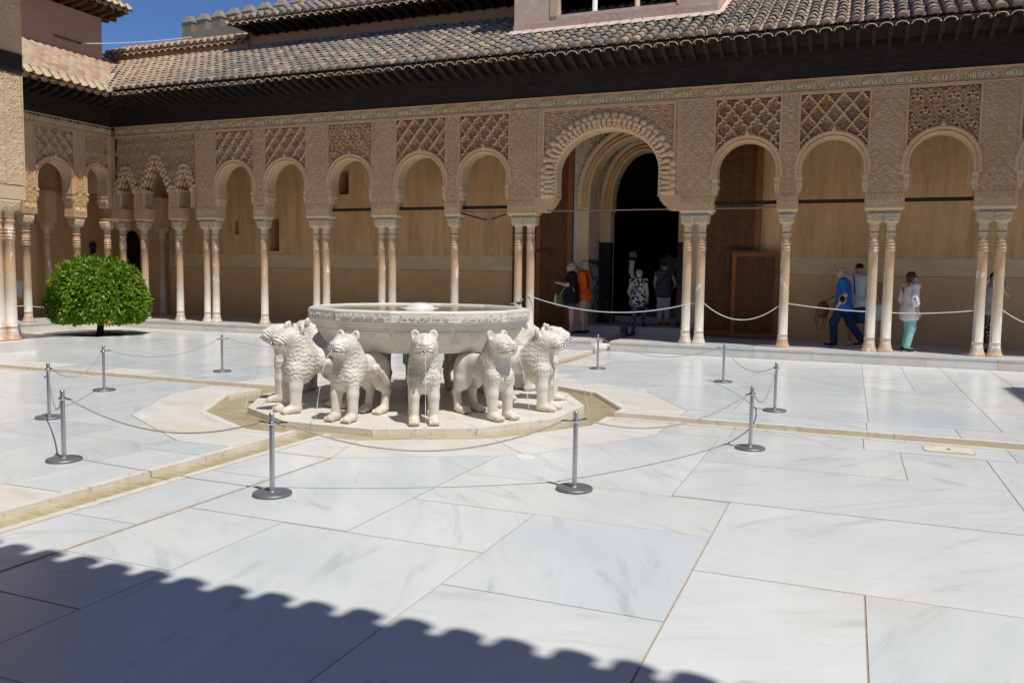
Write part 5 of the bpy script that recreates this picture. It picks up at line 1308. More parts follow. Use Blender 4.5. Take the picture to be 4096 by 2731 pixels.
def lion_mesh(variant=0):
    p = []
    A = p.append
    A((cap((-.30, 0, .565), (.10, 0, .585), .138, .148), .05))
    A((ell((-.33, 0, .55), (.13, .165, .165)), .05))
    A((ell((.165, 0, .55), (.165, .190, .235)), .06))
    A((ell((.20, 0, .47), (.135, .165, .15)), .05))
    A((cap((.15, 0, .67), (.225, 0, .80), .172, .160), .06))
    A((ell((.265, 0, .855), (.135, .148, .125)), .04))
    A((ell((.36, 0, .835), (.105, .118, .088)), .035))
    A((cap((.395, -.03, .815), (.395, .03, .815), .072), .03))
    A((ell((.37, 0, .775), (.085, .095, .045)), .03))
    A((cap((.450, -.030, .866), (.450, .030, .866), .027), .014))
    A((cap((.452, 0, .868), (.36, 0, .935), .024, .03), .03))
    for e in (-1, 1):
        A((ell((.195, e*.110, .950), (.032, .056, .066), -.15), .025))
        A((ell((.224, e*.110, .955), (.020, .036, .044), -.15), -.012))
        A((ell((.385, e*.062, .888), (.022, .030, .018)), .010))
        A((cap((.24, e*.112, .50), (.255, e*.118, .30), .084, .066), .04))
        A((cap((.255, e*.118, .30), (.262, e*.118, .08), .066, .060), .03))
        A((ell((.30, e*.118, .046), (.110, .068, .046)), .03))
        for k in range(4): A((ell((.380, e*.118+(k-1.5)*.032, .032), (.040, .018, .030)), .006))
        A((ell((-.30, e*.095, .46), (.145, .085, .195)), .05))
        A((cap((-.30, e*.115, .40), (-.385, e*.122, .25), .082, .050), .045))
        A((cap((-.385, e*.122, .245), (-.345, e*.122, .07), .054, .050), .03))
        A((ell((-.285, e*.122, .045), (.110, .066, .048)), .03))
        for k in range(4): A((ell((-.20, e*.122+(k-1.5)*.031, .032), (.040, .018, .030)), .008))
    # tail: down from the rump, round the thigh and up on to the flank
    tp = [(-.455, 0, .58), (-.485, .03, .45), (-.43, .145, .33), (-.30, .205, .38), (-.18, .20, .50), (-.10, .185, .56)]
    for i in range(len(tp)-1): A((cap(tp[i], tp[i+1], .026+.004*(i > 2), .026+.006*(i > 2)), .012))
    A((ell((-.09, .190, .565), (.065, .035, .05)), .015))
    # slab under the paws joins it to the platform
    V, F = sdf_mesh('lion', p, .0075, .04)
    N = vnormals(V, F)
    x, y, z = V[:, 0], V[:, 1], V[:, 2]
    # mane: overlapping scales from the crown of the head down to the breast
    back = sstep(x, -.10, .02); face = 1-sstep(x, .265, .31)*sstep(z, .70, .745)
    mane = back*face*sstep(z, .36, .43)*(1-sstep(z, .90, .94))
    th = np.arctan2(y, x-.10)*.20+.010*np.sin(z*41+3*x)+.006*np.sin(z*97); zz = z+.010*np.sin(th*55+2)+.006*np.sin(th*131)
    rowh, colw = ((.050, .046), (.062, .030), (.070, .062))[variant]
    rr = (zz-.30+.12*np.clip(-x+.2, 0, 1))/rowh; j = np.floor(rr); fy = rr-j
    fx = (th/colw+.5*(j % 2)+.13*np.sin(j*5.1)) % 1-.5; cell = np.floor(th/colw+.5*(j % 2)+.13*np.sin(j*5.1))
    hsh = np.sin(cell*12.99+j*78.2)*43.7; hsh = hsh-np.floor(hsh)
    if variant == 0:                                   # feather-like locks
        tt_ = fy-1.5*fx**2-.25*(hsh-.5)
        sc = np.where(tt_ > 0, 1-.9*tt_, .30+.6*tt_)+.16*np.cos(2*PI*(fx*2.5+hsh))-.45; amp = .010
    elif variant == 1:                                 # long wavy strands
        ph_l = th/.0125+1.6*np.sin(zz*2*PI/.085+cell*1.7)+hsh*.6
        sc = .55*np.cos(2*PI*ph_l*.5)+.45*np.where(fy > .12, 1-fy, -.3)-.2; amp = .0095
    else:                                              # round curls
        rd = np.hypot(fx*colw/.062, (fy-.5)*rowh/.066); an_ = np.arctan2(fy-.5, fx)
        sc = .5*np.cos(2*PI*(rd*3.4-an_/(2*PI)+hsh))*(rd < .62)-.35*(rd > .58)+.15; amp = .0095
    disp = mane*amp*sc
    # cheeks: curved grooves round the muzzle
    dm = np.sqrt((x-.40)**2+((np.abs(y)-.03)*1.1)**2+((z-.80)*1.25)**2)
    chk = sstep(x, .245, .30)*sstep(z, .735, .76)*(1-sstep(z, .885, .91))*(np.abs(y) > .035)*sstep(dm, .045, .075)
    disp += chk*.0058*np.sin(dm*2*PI/.021)
    # mouth slit and teeth
    mz = .792+.012*np.cos(y*26)
    ms = sstep(x, .33, .36)*np.exp(-((z-mz)/.0075)**2)
    disp -= ms*.026*(.7+.3*np.sign(np.sin(y*2*PI/.022)))
    # eyes, nostrils
    for e in (-1, 1):
        disp -= .013*np.exp(-(((y-e*.062)/.034)**2+((z-.868)/.008)**2))*(x > .33)
        disp -= .010*np.exp(-(((y-e*.016)/.008)**2+((z-.858)/.008)**2))*(x > .44)
    # knuckle lines and ribs of the legs
    disp += .0010*np.sin(np.arctan2(np.abs(y)-.112, x-.26)*6)*((z > .10) & (z < .33) & (x > .1))
    V = V+N*disp[:, None]; V[:, 1] *= .90; V[:, 0] *= 1.12
    return smooth(np_mesh('lion_body', V, F))
LIONS = [lion_mesh(v_) for v_ in range(3)]
for me_ in LIONS: me_.materials.append(LIONM)
sp = MB(); sp.tube([(.45, 0, .800), (.53, 0, .802), (.555, 0, .800)], .013, 10); SPOUT = sp.mesh('spout', (CHROME,), True)
where = {-60: 'facing the camera head on', -30: 'striding right in front of the basin, second right of the head-on lion' , 0: 'at the right end of the front row, water arcing right', 30: 'half hidden behind the right end of the basin', 60: 'behind the basin on the doorway side, nearer the right', 90: 'behind the basin towards the doorway', 120: 'behind the basin on the far left side', 150: 'hidden behind the far left edge of the basin',
         180: 'farthest of the three at the left end, mostly behind its neighbour', -150: 'with its ear up against the left underside of the basin, second from the left end', -120: 'left of the head-on lion, turned to the left', -90: 'one left of the head-on lion, showing scaly mane and curled tail'}
where = {-60: 'the lion facing the camera head on', -30: 'lion just right of the head-on lion, long flank in view', 0: 'lion at the right end with its jet arcing right', 30: 'lion at the far right, only head and breast behind its neighbour', 60: 'lion behind the basin, under its far right edge', 90: 'lion behind the basin facing the doorway', 120: 'lion behind the basin, under its far middle', 150: 'lion behind the basin, under its far left edge',
         180: 'lion at the far left, muzzle beyond its neighbour', -150: 'lion at the left end, ear just below the basin rim', -120: 'lion left of the scaly-maned one, feathered shoulder in view', -90: 'lion just left of the head-on lion, turned left'}
LR = 1.44
for k in range(12):
    a = -180+30*k+ (0)
    key = a if a in where else a+360
    t = thing('lion_statue', 'white marble '+where[key], 'lion statue', (FC[0]+LR*math.cos(math.radians(a)), FC[1]+LR*math.sin(math.radians(a)), .020), math.radians(a), 'marble lions round the fountain')
    link('lion_body', LIONS[{-60: 1, -30: 2, 0: 1, -90: 0, -120: 0, -150: 1, 180: 2}.get(key, k % 3)], None, t); link('spout', SPOUT, None, t)
    s_ = .985+.03*rnd.random(); t.scale = (s_, s_, s_)
    # the jet of water
    ca, sa = math.cos(math.radians(a)), math.sin(math.radians(a)); pts = []; vx = .75
    r0 = LR+.555*s_; tf = math.sqrt(2*(.80*s_+.07)/9.81)
    for i in range(15):
        tt_ = tf*i/14; pts.append((FC[0]+(r0+vx*tt_)*ca, FC[1]+(r0+vx*tt_)*sa, .80*s_-4.905*tt_*tt_))
    jet = MB(); jet.tube(pts, [.0030+.0018*math.sin(i*2.1+k) for i in range(15)], 6)
    tag(jet.build('water_jet', WJET := globals().get('WJET') or plain('falling_water', (.75, .78, .80), .05, .6), None, True), 'jet of water from '+where[key], 'water jet', 'jets of the lion fountain')
# ---- basin
bas = thing('fountain_basin', 'twelve-sided white marble basin on the backs of the lions', 'fountain basin', (FC[0], FC[1], 0))
def make_basm():
    s = NT('basin_marble'); v = s.coords('world'); mp = s.coords('world', (.8, .8, 9))
    c = s.ramp(s.noise(v, 2.2, 5, .6), [(.32, (.68, .65, .57)), (.68, (.76, .74, .68))])
    c = s.mix(s.ramp(s.noise(mp, 1.3, 6, .6, .6), [(.52, 0.0), (.68, .42)]), c, (.52, .52, .50))
    c = s.mix(s.ramp(s.noise(v, 7, 5, .6), [(.56, 0.0), (.75, .5)]), c, (.60, .50, .35))
    s.col(c); s.bump(s.noise(v, 55, 5, .6), .15, .004); return s.set(.5, .35)
BASM = make_basm()
def n12(r, z, n=12, ph=15): return [(r*math.cos(math.radians(ph+30*k)), r*math.sin(math.radians(ph+30*k)), z) for k in range(n)]
RB = 1.415
mb = MB(); mb.loft([n12(RB*.60, .725), n12(RB*.79, .725), n12(RB*.805, .745), n12(RB*.855, .82), n12(RB*.90, .905), n12(RB*.935, .985), n12(RB*.94, 1.012), n12(RB*.965, 1.018), n12(RB*.965, 1.030), n12(RB*.978, 1.050), n12(RB*.978, 1.062), n12(RB*.995, 1.085), n12(RB*.998, 1.093), n12(RB*.998, 1.205), n12(RB*.988, 1.225), n12(RB*.935, 1.228), n12(RB*.925, 1.215), n12(RB*.90, 1.12), n12(RB*.5, 1.06)], True); bowl = mb.build('bowl', BASM, bas)
VERSES = ['تبارك من أعطى الإمام محمدا', 'معاني زانت بالجمال المغانيا', 'وإلا فهذا الروض فيه بدائع', 'أبى الله أن يلقى لها الحسن ثانيا']
AR.update({'ض': (0xFEBD, 0xFEBE, 0xFEBF, 0xFEC0), 'ذ': (0xFEAB, 0xFEAC, 0, 0), 'ئ': (0xFE89, 0xFE8A, 0xFE8B, 0xFE8C), 'ث': (0xFE99, 0xFE9A, 0xFE9B, 0xFE9C), 'ش': (0xFEB5, 0xFEB6, 0xFEB7, 0xFEB8), 'خ': (0xFEA5, 0xFEA6, 0xFEA7, 0xFEA8)})
TB = [text_mesh('rim_inscription', shape(v_), .575, .074, .010, BASM) for v_ in VERSES]
half = RB*.998*math.sin(math.radians(15)); apo = RB*.998*math.cos(math.radians(15))
for k in range(12):
    a = math.radians(30*k); ca, sa = math.cos(a), math.sin(a)
    Mf = lambda u, d, z, ca=ca, sa=sa: (ca*(apo-d)-sa*u, sa*(apo-d)+ca*u, z+0*u)
    relief('rim_band', Mf, -half+.012, half-.012, 1.100, 1.198, .008, lambda u, z: .001+.0035*arab(u, z, 105.0)+.006*(np.abs(u) > half-.085)*arab(np.abs(u), z, 60), BASM, bas)
    o = link('rim_inscription', TB[k % 4], None, bas); o.location = (ca*(apo+.006), sa*(apo+.006), 1.149); o.rotation_euler = (0, 0, a+PI/2)
    # carved ornament on the sloping bowl
    b0, b1 = RB*.822*math.cos(math.radians(15)), RB*.930*math.cos(math.radians(15)); z0, z1 = .765, .985
    def orn(u, z, b0=b0, b1=b1):
        t = (z-z0)/(z1-z0); x = np.abs(u)
        lat = (np.sin((u+z*.9)*2*PI/.045)*np.sin((u-z*.9)*2*PI/.045) > .0)*1.0
        tri_ = (x < .14*np.clip((t-.1)/.85, 0, 1)) & (t > .15) & (t < .93)
        pal = (np.hypot((half*.93-x)*1.0, (t-.32)*.24) < .155)
        return .0005+.009*lat*tri_+.009*arab(x, z, 70)*pal*(~tri_)
    Mo = lambda u, d, z, ca=ca, sa=sa: ((ca*((b0+(b1-b0)*((z-z0)/(z1-z0))+.016)-d)-sa*u), (sa*((b0+(b1-b0)*((z-z0)/(z1-z0))+.016)-d)+ca*u), z+.004+0*u)
    w_ = half*.84
    relief('bowl_carving', Mo, -w_, w_, z0+.05, z1-.005, .010, orn, BASM, bas)
mb = MB(); mb.lathe([(.16, 0), (.16, .60), (.20, .66), (.55, .725)], 16); mb.build('pillar', mottled('dark_pillar', (.34, .27, .19), (.45, .37, .27), 5, .7), bas)
BW_ = NT('basin_water'); BW_.col((.16, .15, .03)); BW_.bump(BW_.noise(BW_.coords('world'), 14, 3, .5), .25, .01); BW_.set(.06, .6)
mb = MB(); mb.add(n12(RB*.921, 1.208), [tuple(range(12))]); tag(mb.build('basin_water', BW_.m, bas), 'greenish water filling the basin')
mb = MB(); mb.lathe([(.26, 1.12), (.26, 1.195), (.255, 1.205), (.235, 1.212), (.185, 1.216), (.182, 1.225), (.165, 1.25), (.11, 1.272), (.04, 1.28), (.001, 1.281)], 28, caps=False); mb.build('bubbling_finial', plain('white_finial', (.76, .75, .71), .35), bas, True)

# ================================================================== ORANGE TREE
def make_leaf():
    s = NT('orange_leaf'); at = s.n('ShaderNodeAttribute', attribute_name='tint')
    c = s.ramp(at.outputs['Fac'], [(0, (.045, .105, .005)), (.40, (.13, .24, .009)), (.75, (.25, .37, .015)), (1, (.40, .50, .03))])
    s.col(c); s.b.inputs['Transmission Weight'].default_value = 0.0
    s.b.inputs['Subsurface Weight'].default_value = 0.0
    tl = s.n('ShaderNodeBsdfTranslucent'); s.l(s.mix(1.0, c, (1.0, 1.1, .5), 'MULTIPLY'), tl.inputs[0])
    mx = s.n('ShaderNodeMixShader', i_0=.30); s.l(s.b.outputs[0], mx.inputs[1]); s.l(tl.outputs[0], mx.inputs[2]); s.l(mx.outputs[0], s.t.nodes['Material Output'].inputs['Surface'])
    return s.set(.38, .45)
LEAF = make_leaf()
BARK = mottled('bark', (.035, .028, .022), (.08, .065, .05), 12, .9, .2, .8, 50)
tree = thing('orange_tree', 'low clipped orange tree with a glossy rounded green crown', 'tree', (TREE[0], TREE[1], -.06))
rg = np.random.default_rng(11)
tb = MB(); tb.tube([(0, 0, 0), (.02, .01, .25), (-.01, .02, .5), (.03, 0, .75)], [.095, .08, .075, .07], 9)
limbs = []
for k in range(9):
    a = 2*PI*k/9+.3; p1 = (.25*math.cos(a), .25*math.sin(a), .85+.1*(k % 3)); p2 = ((.75+.2*(k % 2))*math.cos(a+.2), (.75+.2*(k % 2))*math.sin(a+.2), 1.0+.25*(k % 3)); p3 = (1.0*math.cos(a+.1), 1.0*math.sin(a+.1), .85+.2*(k % 4))
    tb.tube([(0, 0, .5), p1, p2, p3], [.06, .045, .03, .012], 6)
tb.build('trunk', BARK, tree, True)
n = 21000
ph = rg.uniform(0, 2*PI, n); cz = rg.uniform(-.30, 1.0, n)
def crown_r(ph, v):
    """radius and height of the clipped dome; v from -0.3 (skirt) to 1 (top)"""
    t = np.clip((v+.3)/1.3, 0, 1)
    r = 1.10*np.sqrt(np.clip(1-(np.clip((t-.22)/.80, 0, 1))**2.3, 0, 1))*(1-.16*np.clip((.22-t)/.22, 0, 1)**2)
    r *= 1+.05*np.sin(3*ph+1)+.035*np.sin(7*ph+4*t)+.03*np.sin(11*ph-6*t)
    z = .40+1.48*t+.03*np.sin(5*ph)
    return r, z
u_ = rg.uniform(0, 1, n)**.8
r_, z_ = crown_r(ph, -.3+1.3*u_)
dep_ = np.where(rg.uniform(0, 1, n) < .68, rg.uniform(.93, 1.035, n), rg.uniform(.55, .95, n))
# leaves grow in sprays
sp_n = 900; sph = rg.uniform(0, 2*PI, sp_n); su = rg.uniform(0, 1, sp_n)
cl = rg.integers(0, sp_n, n); ph = np.where(rg.uniform(0, 1, n) < .7, sph[cl]+rg.normal(0, .055, n), ph); u_ = np.where(rg.uniform(0, 1, n) < .7, np.clip(su[cl]+rg.normal(0, .035, n), 0, 1), u_)
r_, z_ = crown_r(ph, -.3+1.3*u_); lump = 1+.045*np.sin(cl*12.9898)
P0 = np.stack([r_*dep_*lump*np.cos(ph), r_*dep_*lump*np.sin(ph), .44+(z_-.44)*np.where(u_ > .6, dep_*lump, 1)], 1)
out = np.stack([np.cos(ph)*r_, np.sin(ph)*r_, (z_-.9)*1.1], 1); out /= np.linalg.norm(out, axis=1)[:, None]
dr_ = out*.75+rg.normal(0, .55, (n, 3)); dr_[:, 2] += np.where(u_ > .75, .35, -.35); dr_ /= np.linalg.norm(dr_, axis=1)[:, None]
nn_ = out+rg.normal(0, .55, (n, 3)); nn_[:, 2] += .35; sdv = np.cross(nn_, dr_); sdv /= np.linalg.norm(sdv, axis=1)[:, None]; nn_ = np.cross(dr_, sdv)
L = rg.uniform(.08, .14, n)[:, None]; W_ = L*rg.uniform(.17, .24, n)[:, None]
V = np.stack([P0, P0+dr_*L*.45+sdv*W_+nn_*W_*.35, P0+dr_*L*.5-nn_*.0, P0+dr_*L*.45-sdv*W_+nn_*W_*.35, P0+dr_*L-nn_*L*.18], 1).reshape(-1, 3)
b_ = (np.arange(n)*5)[:, None]
F = np.concatenate([b_+np.array([[0, 2, 1]]), b_+np.array([[1, 2, 4]]), b_+np.array([[0, 3, 2]]), b_+np.array([[3, 4, 2]])])
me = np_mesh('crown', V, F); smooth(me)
tint = np.clip(.30+.35*(dep_-.8)/.2*.5+rg.normal(0, .16, n)+.10*np.sin(cl*7.1), 0, 1); set_tint(me, np.repeat(tint, 5))  # inner leaves tinted darker: shade inside the crown put into their colour
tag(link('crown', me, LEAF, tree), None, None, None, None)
mb = MB(); mb.ball((.95, -.55, .42), .035, 8, 6); mb.build('orange', plain('orange_fruit', (.75, .25, .02), .4), tree, True)

# ================================================================== BARRIER POSTS AND ROPES
PM = MB(); PM.lathe([(.019, .018), (.019, .600), (.017, .609), (.0, .6095)], 18, caps=False); POST = PM.mesh('pole', (STEEL,), True)
PB = MB(); PB.lathe([(.141, .0), (.144, .003), (.144, .012), (.139, .019), (.028, .021), (.019, .03)], 36, caps=False); PB.f[-1:] = PB.f[-1:]; PBASE = PB.mesh('base', (STEELD,), False)
PR = MB(); PR.lathe([(.030, .525), (.034, .531), (.034, .541), (.030, .547)], 18, caps=False); PRING = PR.mesh('ring', (CHROME,), True)
ST = [(-1.125, -4.489), (1.181, -4.634), (3.172, -3.522), (4.252, -1.311), (4.275, 1.215), (3.275, 3.864), (.957, 4.705), (-1.05, 4.66), (-3.15, 3.50), (-4.396, 1.189), (-4.257, -1.269), (-3.049, -3.080)]
SL_ = ['post at the front left beside the channel kerb', 'post nearest the camera, left of the middle', 'post nearest the camera, right of the middle', 'tall looking post on the right above the channel', 'post on the right, beyond the channel', 'post at the back right, before the double columns', 'post at the back right of the fountain, before the doorway', 'post behind the fountain hidden by the lions', 'post behind the left side of the basin', 'post at the back left, before the slim columns', 'post at the left, beyond the far channel corner', 'leftmost post, just behind the front left one']
for (x, y), lb in zip(ST, SL_):
    t = thing('barrier_post', 'steel '+lb, 'post', (x, y, .003), rnd.uniform(0, 6), 'steel barrier posts round the fountain')
    link('base', PBASE, None, t); link('pole', POST, None, t); link('ring', PRING, None, t)
RB_ = ['between the front left post and the post left of the middle', 'between the two posts nearest the camera', 'between the right front post and the post above the channel', 'between the two posts at the right of the channel', 'between the two posts at the back right', 'from the back right post towards the doorway post', 'behind the fountain on the doorway side', 'behind the fountain, out of sight', 'behind the left lions', 'between the two posts at the back left', 'between the two left posts beyond the channel', 'between the two leftmost posts']
SAG = [.17, .22, .17, .22, .17, .22, .2, .2, .2, .17, .2, .24]
def sag_line(a, b, sag, n=22): return [tuple(a[i]+(b[i]-a[i])*t-(sag*4*t*(1-t) if i == 2 else 0) for i in range(3)) for t in [k/n for k in range(n+1)]]
def twisted(pts, r, m, name, pitch_=.03):
    """rope with two visible strands"""
    mb = MB(); P_ = [Vector(p) for p in pts]
    Ls = [0]
    for i in range(1, len(P_)): Ls.append(Ls[-1]+(P_[i]-P_[i-1]).length)
    n = max(8, int(Ls[-1]/(pitch_/3.0))); 
    def at(s):
        for i in range(1, len(P_)):
            if s <= Ls[i]: return P_[i-1].lerp(P_[i], (s-Ls[i-1])/(Ls[i]-Ls[i-1]+1e-9))
        return P_[-1]
    for ph_ in (0, PI):
        q = []
        for i in range(n+1):
            s = Ls[-1]*i/n; p = at(s); a = 2*PI*s/pitch_+ph_
            d = (at(min(Ls[-1], s+.01))-at(max(0, s-.01))).normalized(); x = d.cross(Vector((0, 0, 1))).normalized(); y = x.cross(d)
            q.append(p+(x*math.cos(a)+y*math.sin(a))*r*.45)
        mb.tube(q, r*.62, 5)
    return mb.build(name, m, None, True)
for i in range(12):
    a = Vector((*ST[i], .537)); b = Vector((*ST[(i+1) % 12], .537)); d = (b-a).normalized()
    near = i in (0, 1, 2, 11, 3)
    pts = sag_line(a+d*.10, b-d*.10, SAG[i])
    if near: o = twisted(pts, .0080, ROPE, 'barrier_rope')
    else: mb = MB(); mb.tube(pts, .0060, 6); o = mb.build('barrier_rope', ROPE, None, True)
    tag(o, 'grey rope hanging '+RB_[i], 'rope', 'grey ropes of the fountain barrier')
    mb = MB()
    for p, q in ((a, d), (b, -d)):
        mb.tube([p+q*.034, p+q*.062], .006, 6); mb.tube([p+q*.062, p+q*.115], .011, 8)
    mb.build('rope_clip', CHROME, o)
# ---- white ropes between the columns
WR = [((-1.87, YC-.1, 1.18), (1.79, YC-.1, 1.06), .27, 'white rope sagging across the great arch'), ((1.86, YC, 1.08), (2.02, YC, 1.10), .0, 'short white rope between the pair right of the great arch'), ((2.16, YC-.03, 1.11), (3.72, YC-.03, 1.09), .33, 'white rope sagging before the wooden door'), ((3.90, YC-.03, 1.14), (5.40, YC-.05, 1.02), .02, 'white rope slanting past the man in blue'), ((5.86, YC-.03, 1.01), (7.32, YC-.03, 1.10), .03, 'white rope before the woman in white'), ((7.79, YC-.03, 1.12), (9.32, YC-.03, 1.10), .3, 'white rope right of the last pair of columns'), ((XWC, 5.95, .64), (XWC, 7.28, .66), .07, 'white rope behind the tree on the short side'), ((XWC, 4.4, .70), (XWC, 5.75, .66), .04, 'white rope between pavilion and short side column')]
for a, b, sg, lb in WR:
    o = twisted(sag_line(a, b, sg, 16), .0115, ROPEW, 'column_rope', .05); tag(o, lb, 'rope', 'white ropes between the columns')

# ================================================================== SMALL BIRD ON THE RIM
brd = thing('small_bird', 'small black and white bird perched on the basin rim', 'bird', (FC[0]+1.02, FC[1]+.86, 1.232), .5)
bV, bF = sdf_mesh('bird', [(ell((0, 0, .055), (.045, .026, .028), .5), .01), (ell((.035, 0, .092), (.02, .018, .019)), .012), (cap((-.03, 0, .045), (-.115, 0, .03), .010, .006), .008), (cap((.05, 0, .092), (.072, 0, .088), .006, .001), .004)], .004, .01, .01)
bm = smooth(np_mesh('body', bV, bF)); bc = NT('bird_plumage'); bt = bc.coords('obj'); bc.col(bc.ramp(bc.noise(bt, 28, 2), [(.45, (.02, .02, .02)), (.55, (.55, .55, .52))])); bc.set(.8); link('body', bm, bc.m, brd)
mb = MB(); mb.tube([(0, .01, .035), (.006, .01, 0)], .003, 5); mb.tube([(0, -.01, .035), (.006, -.01, 0)], .003, 5); mb.build('legs', IRON, brd)

# ================================================================== PEOPLE
SKINS = [plain('skin_fair', (.56, .35, .26), .55, .35, var=.06), plain('skin_tan', (.42, .24, .16), .55, .35, var=.06), plain('skin_olive', (.48, .29, .20), .55, .35, var=.06)]
def cloth(name, c, **k): return mottled(name, tuple(x*.86 for x in c), tuple(min(1, x*1.08) for x in c), 7.0, .85, .15, .35, 55, 'obj', bdist=.012, **k)
def stripes(name, a, b, n):
    s = NT(name); v = s.coords('obj'); sx = s.n('ShaderNodeSeparateXYZ'); s.l(v, sx.inputs[0])
    m = s.n('ShaderNodeMath', operation='MULTIPLY', i_1=n); s.l(sx.outputs[2], m.inputs[0]); f = s.n('ShaderNodeMath', operation='FRACT'); s.l(m.outputs[0], f.inputs[0])
    s.col(s.ramp(f.outputs[0], [(.0, a), (.66, a), (.70, b), (.96, b)], 'CONSTANT')); return s.set(.85, .15)
def blotches(name, a, b, c3, sc):
    s = NT(name); v = s.coords('obj'); w_ = s.n('ShaderNodeTexVoronoi'); w_.inputs['Scale'].default_value = sc; s.l(v, w_.inputs['Vector'])
    s.col(s.ramp(w_.outputs['Distance'], [(0, a), (.30, a), (.34, c3), (.48, c3), (.52, b)], 'CONSTANT')); return s.set(.85, .15)
HAIRS = {'grey': plain('hair_grey', (.30, .29, .28), .6, .3, var=.25, bump=.6, bscale=120), 'auburn': plain('hair_auburn', (.075, .026, .010), .45, .4, var=.3, bump=.6, bscale=120), 'dark': plain('hair_dark', (.016, .012, .010), .5, .3, var=.3, bump=.6, bscale=120)}
BLACKC = cloth('black_cloth', (.014, .014, .016)); DENIM = cloth('denim', (.035, .075, .15)); DENIMD = cloth('dark_denim', (.018, .035, .085)); WHITEC = cloth('white_cloth', (.66, .65, .65)); KHAKI = cloth('khaki', (.42, .36, .25))
SHOEB = plain('black_shoe', (.015, .015, .017), .5); SOLE = plain('white_sole', (.70, .70, .70), .5); BROWNL = plain('brown_leather', (.14, .05, .018), .45); GLASS = plain('dark_glasses', (.01, .01, .01), .15, .6)
def lerp(a, b, t): return tuple(a[i]+(b[i]-a[i])*t for i in range(3))
def person(label, loc, rz, H, J=None, w=1.0, d=1.0, skin=0, hair=('short', 'grey'), garments=(), vox=.010, group='visitors in the gallery', look=(0, 0), grip=1.0):
    """local axes: +Y is forward, +X the person's right; joints for a 1.70 m body"""
    j = dict(pel=(0, 0, .94), che=(0, .01, 1.27), nek=(0, 0, 1.45), hed=(0, .03, 1.585), shL=(-.175*w, 0, 1.395), shR=(.175*w, 0, 1.395), elL=(-.235*w, -.03, 1.12), elR=(.235*w, -.03, 1.12), wrL=(-.235*w, .05, .875), wrR=(.235*w, .05, .875),
             hiL=(-.088, 0, .90), hiR=(.088, 0, .90), knL=(-.095, .02, .49), knR=(.095, .02, .49), anL=(-.095, -.02, .085), anR=(.095, -.02, .085), toL=(-.105, .15, .03), toR=(.105, .15, .03))
    if J: j.update(J)
    t = thing('person', label, 'person', loc, rz, group)
    k = H/1.70; t.scale = (k, k, k)
    def torso(e=0.0, low=0.0):
        P_, C_ = j['pel'], j['che']; m = lerp(P_, C_, .48)
        return [(ell(C_, (.158*w+e, .112*d+e, .20+e)), .06), (ell(m, (.142*w+e, .108*d+e, .19+e)), .06), (ell(P_, (.160*w+e, .118*d+e, .135+e+low)), .06), (cap(j['shL'], j['shR'], .062+e*.8), .05)]
    # ---- body: one continuous surface, head with face, hands with five fingers
    yl, pt = look; cy, sy = math.cos(yl), math.sin(yl)
    hx, hy, hz = j['hed']
    def hp(x, y, z):                                   # point of the head, turned by look
        z2 = z*math.cos(pt)+y*math.sin(pt); y2 = y*math.cos(pt)-z*math.sin(pt)
        return (hx+x*cy-y2*sy, hy+x*sy+y2*cy, hz+z2)
    p = torso()
    p += [(cap(j['nek'], hp(0, -.01, -.05), .058, .052), .03), (ell(hp(0, -.01, .025), (.076, .092, .092), -yl, 'z'), .02), (ell(hp(0, .025, -.045), (.058, .066, .072), -yl, 'z'), .03),
          (cap(hp(0, .088, .005), hp(0, .108, -.028), .010, .014), .010), (cap(hp(-.018, .083, -.062), hp(.018, .083, -.062), .009), .008), (cap(hp(-.03, .080, .030), hp(.03, .080, .030), .012), .014), (ell(hp(0, .075, -.095), (.025, .022, .02)), .015)]
    for e in (-1, 1): p += [(ell(hp(e*.032, .086, .012), (.014, .010, .008)), -.006), (ell(hp(e*.032, .079, .012), (.011, .010, .008)), .002), (ell(hp(e*.078, -.012, -.005), (.012, .022, .032)), .006)]
    for s_ in 'LR':
        sg = -1 if s_ == 'L' else 1
        sh, el, wr = j['sh'+s_], j['el'+s_], j['wr'+s_]
        p += [(cap(sh, el, .052*w**.5, .041), .03), (cap(el, wr, .042, .029), .025)]
        dv = Vector(wr)-Vector(el); dv.normalize(); sdv_ = dv.cross(Vector((0, 1, 0)) if abs(dv.y) < .8 else Vector((0, 0, 1))).normalized(); nv = sdv_.cross(dv)
        W0_ = Vector(wr); palm = W0_+dv*.055
        p.append((cap(tuple(W0_+dv*.02), tuple(W0_+dv*.075), .026, .030), .018))
        for q, (off, ln) in enumerate(((-.027, .060), (-.009, .070), (.009, .066), (.027, .052))):
            r0 = W0_+dv*.085+sdv_*off*.9; r1 = r0+dv*ln*.5+nv*.012*grip; r2v = r1+dv*ln*.30*(1.2-.5*grip)+nv*.030*grip
            p += [(cap(tuple(r0), tuple(r1), .0100, .0095), .006), (cap(tuple(r1), tuple(r2v), .0095, .008), .004)]
        th0 = W0_+dv*.035+sdv_*-sg*.026; th1 = th0+dv*.035-sdv_*sg*.022+nv*.014
        p += [(cap(tuple(th0), tuple(th1), .0125, .011), .01), (cap(tuple(th1), tuple(th1+dv*.028+nv*.012*grip), .011, .009), .004)]
        hi, kn, an, to = j['hi'+s_], j['kn'+s_], j['an'+s_], j['to'+s_]
        p += [(cap(hi, kn, .080*w**.5, .055), .04), (cap(kn, an, .054, .036), .03), (ell(lerp(kn, an, .28), (.052, .056, .12)), .04), (cap(an, (an[0], an[1]-.03, an[2]-.045), .034, .030), .02), (cap(an, to, .032, .024), .025)]
    V, F = sdf_mesh('body', p, vox, .03); link('body', smooth(np_mesh('body', V, F)), SKINS[skin], t)
    # ---- hair
    style, hc = hair
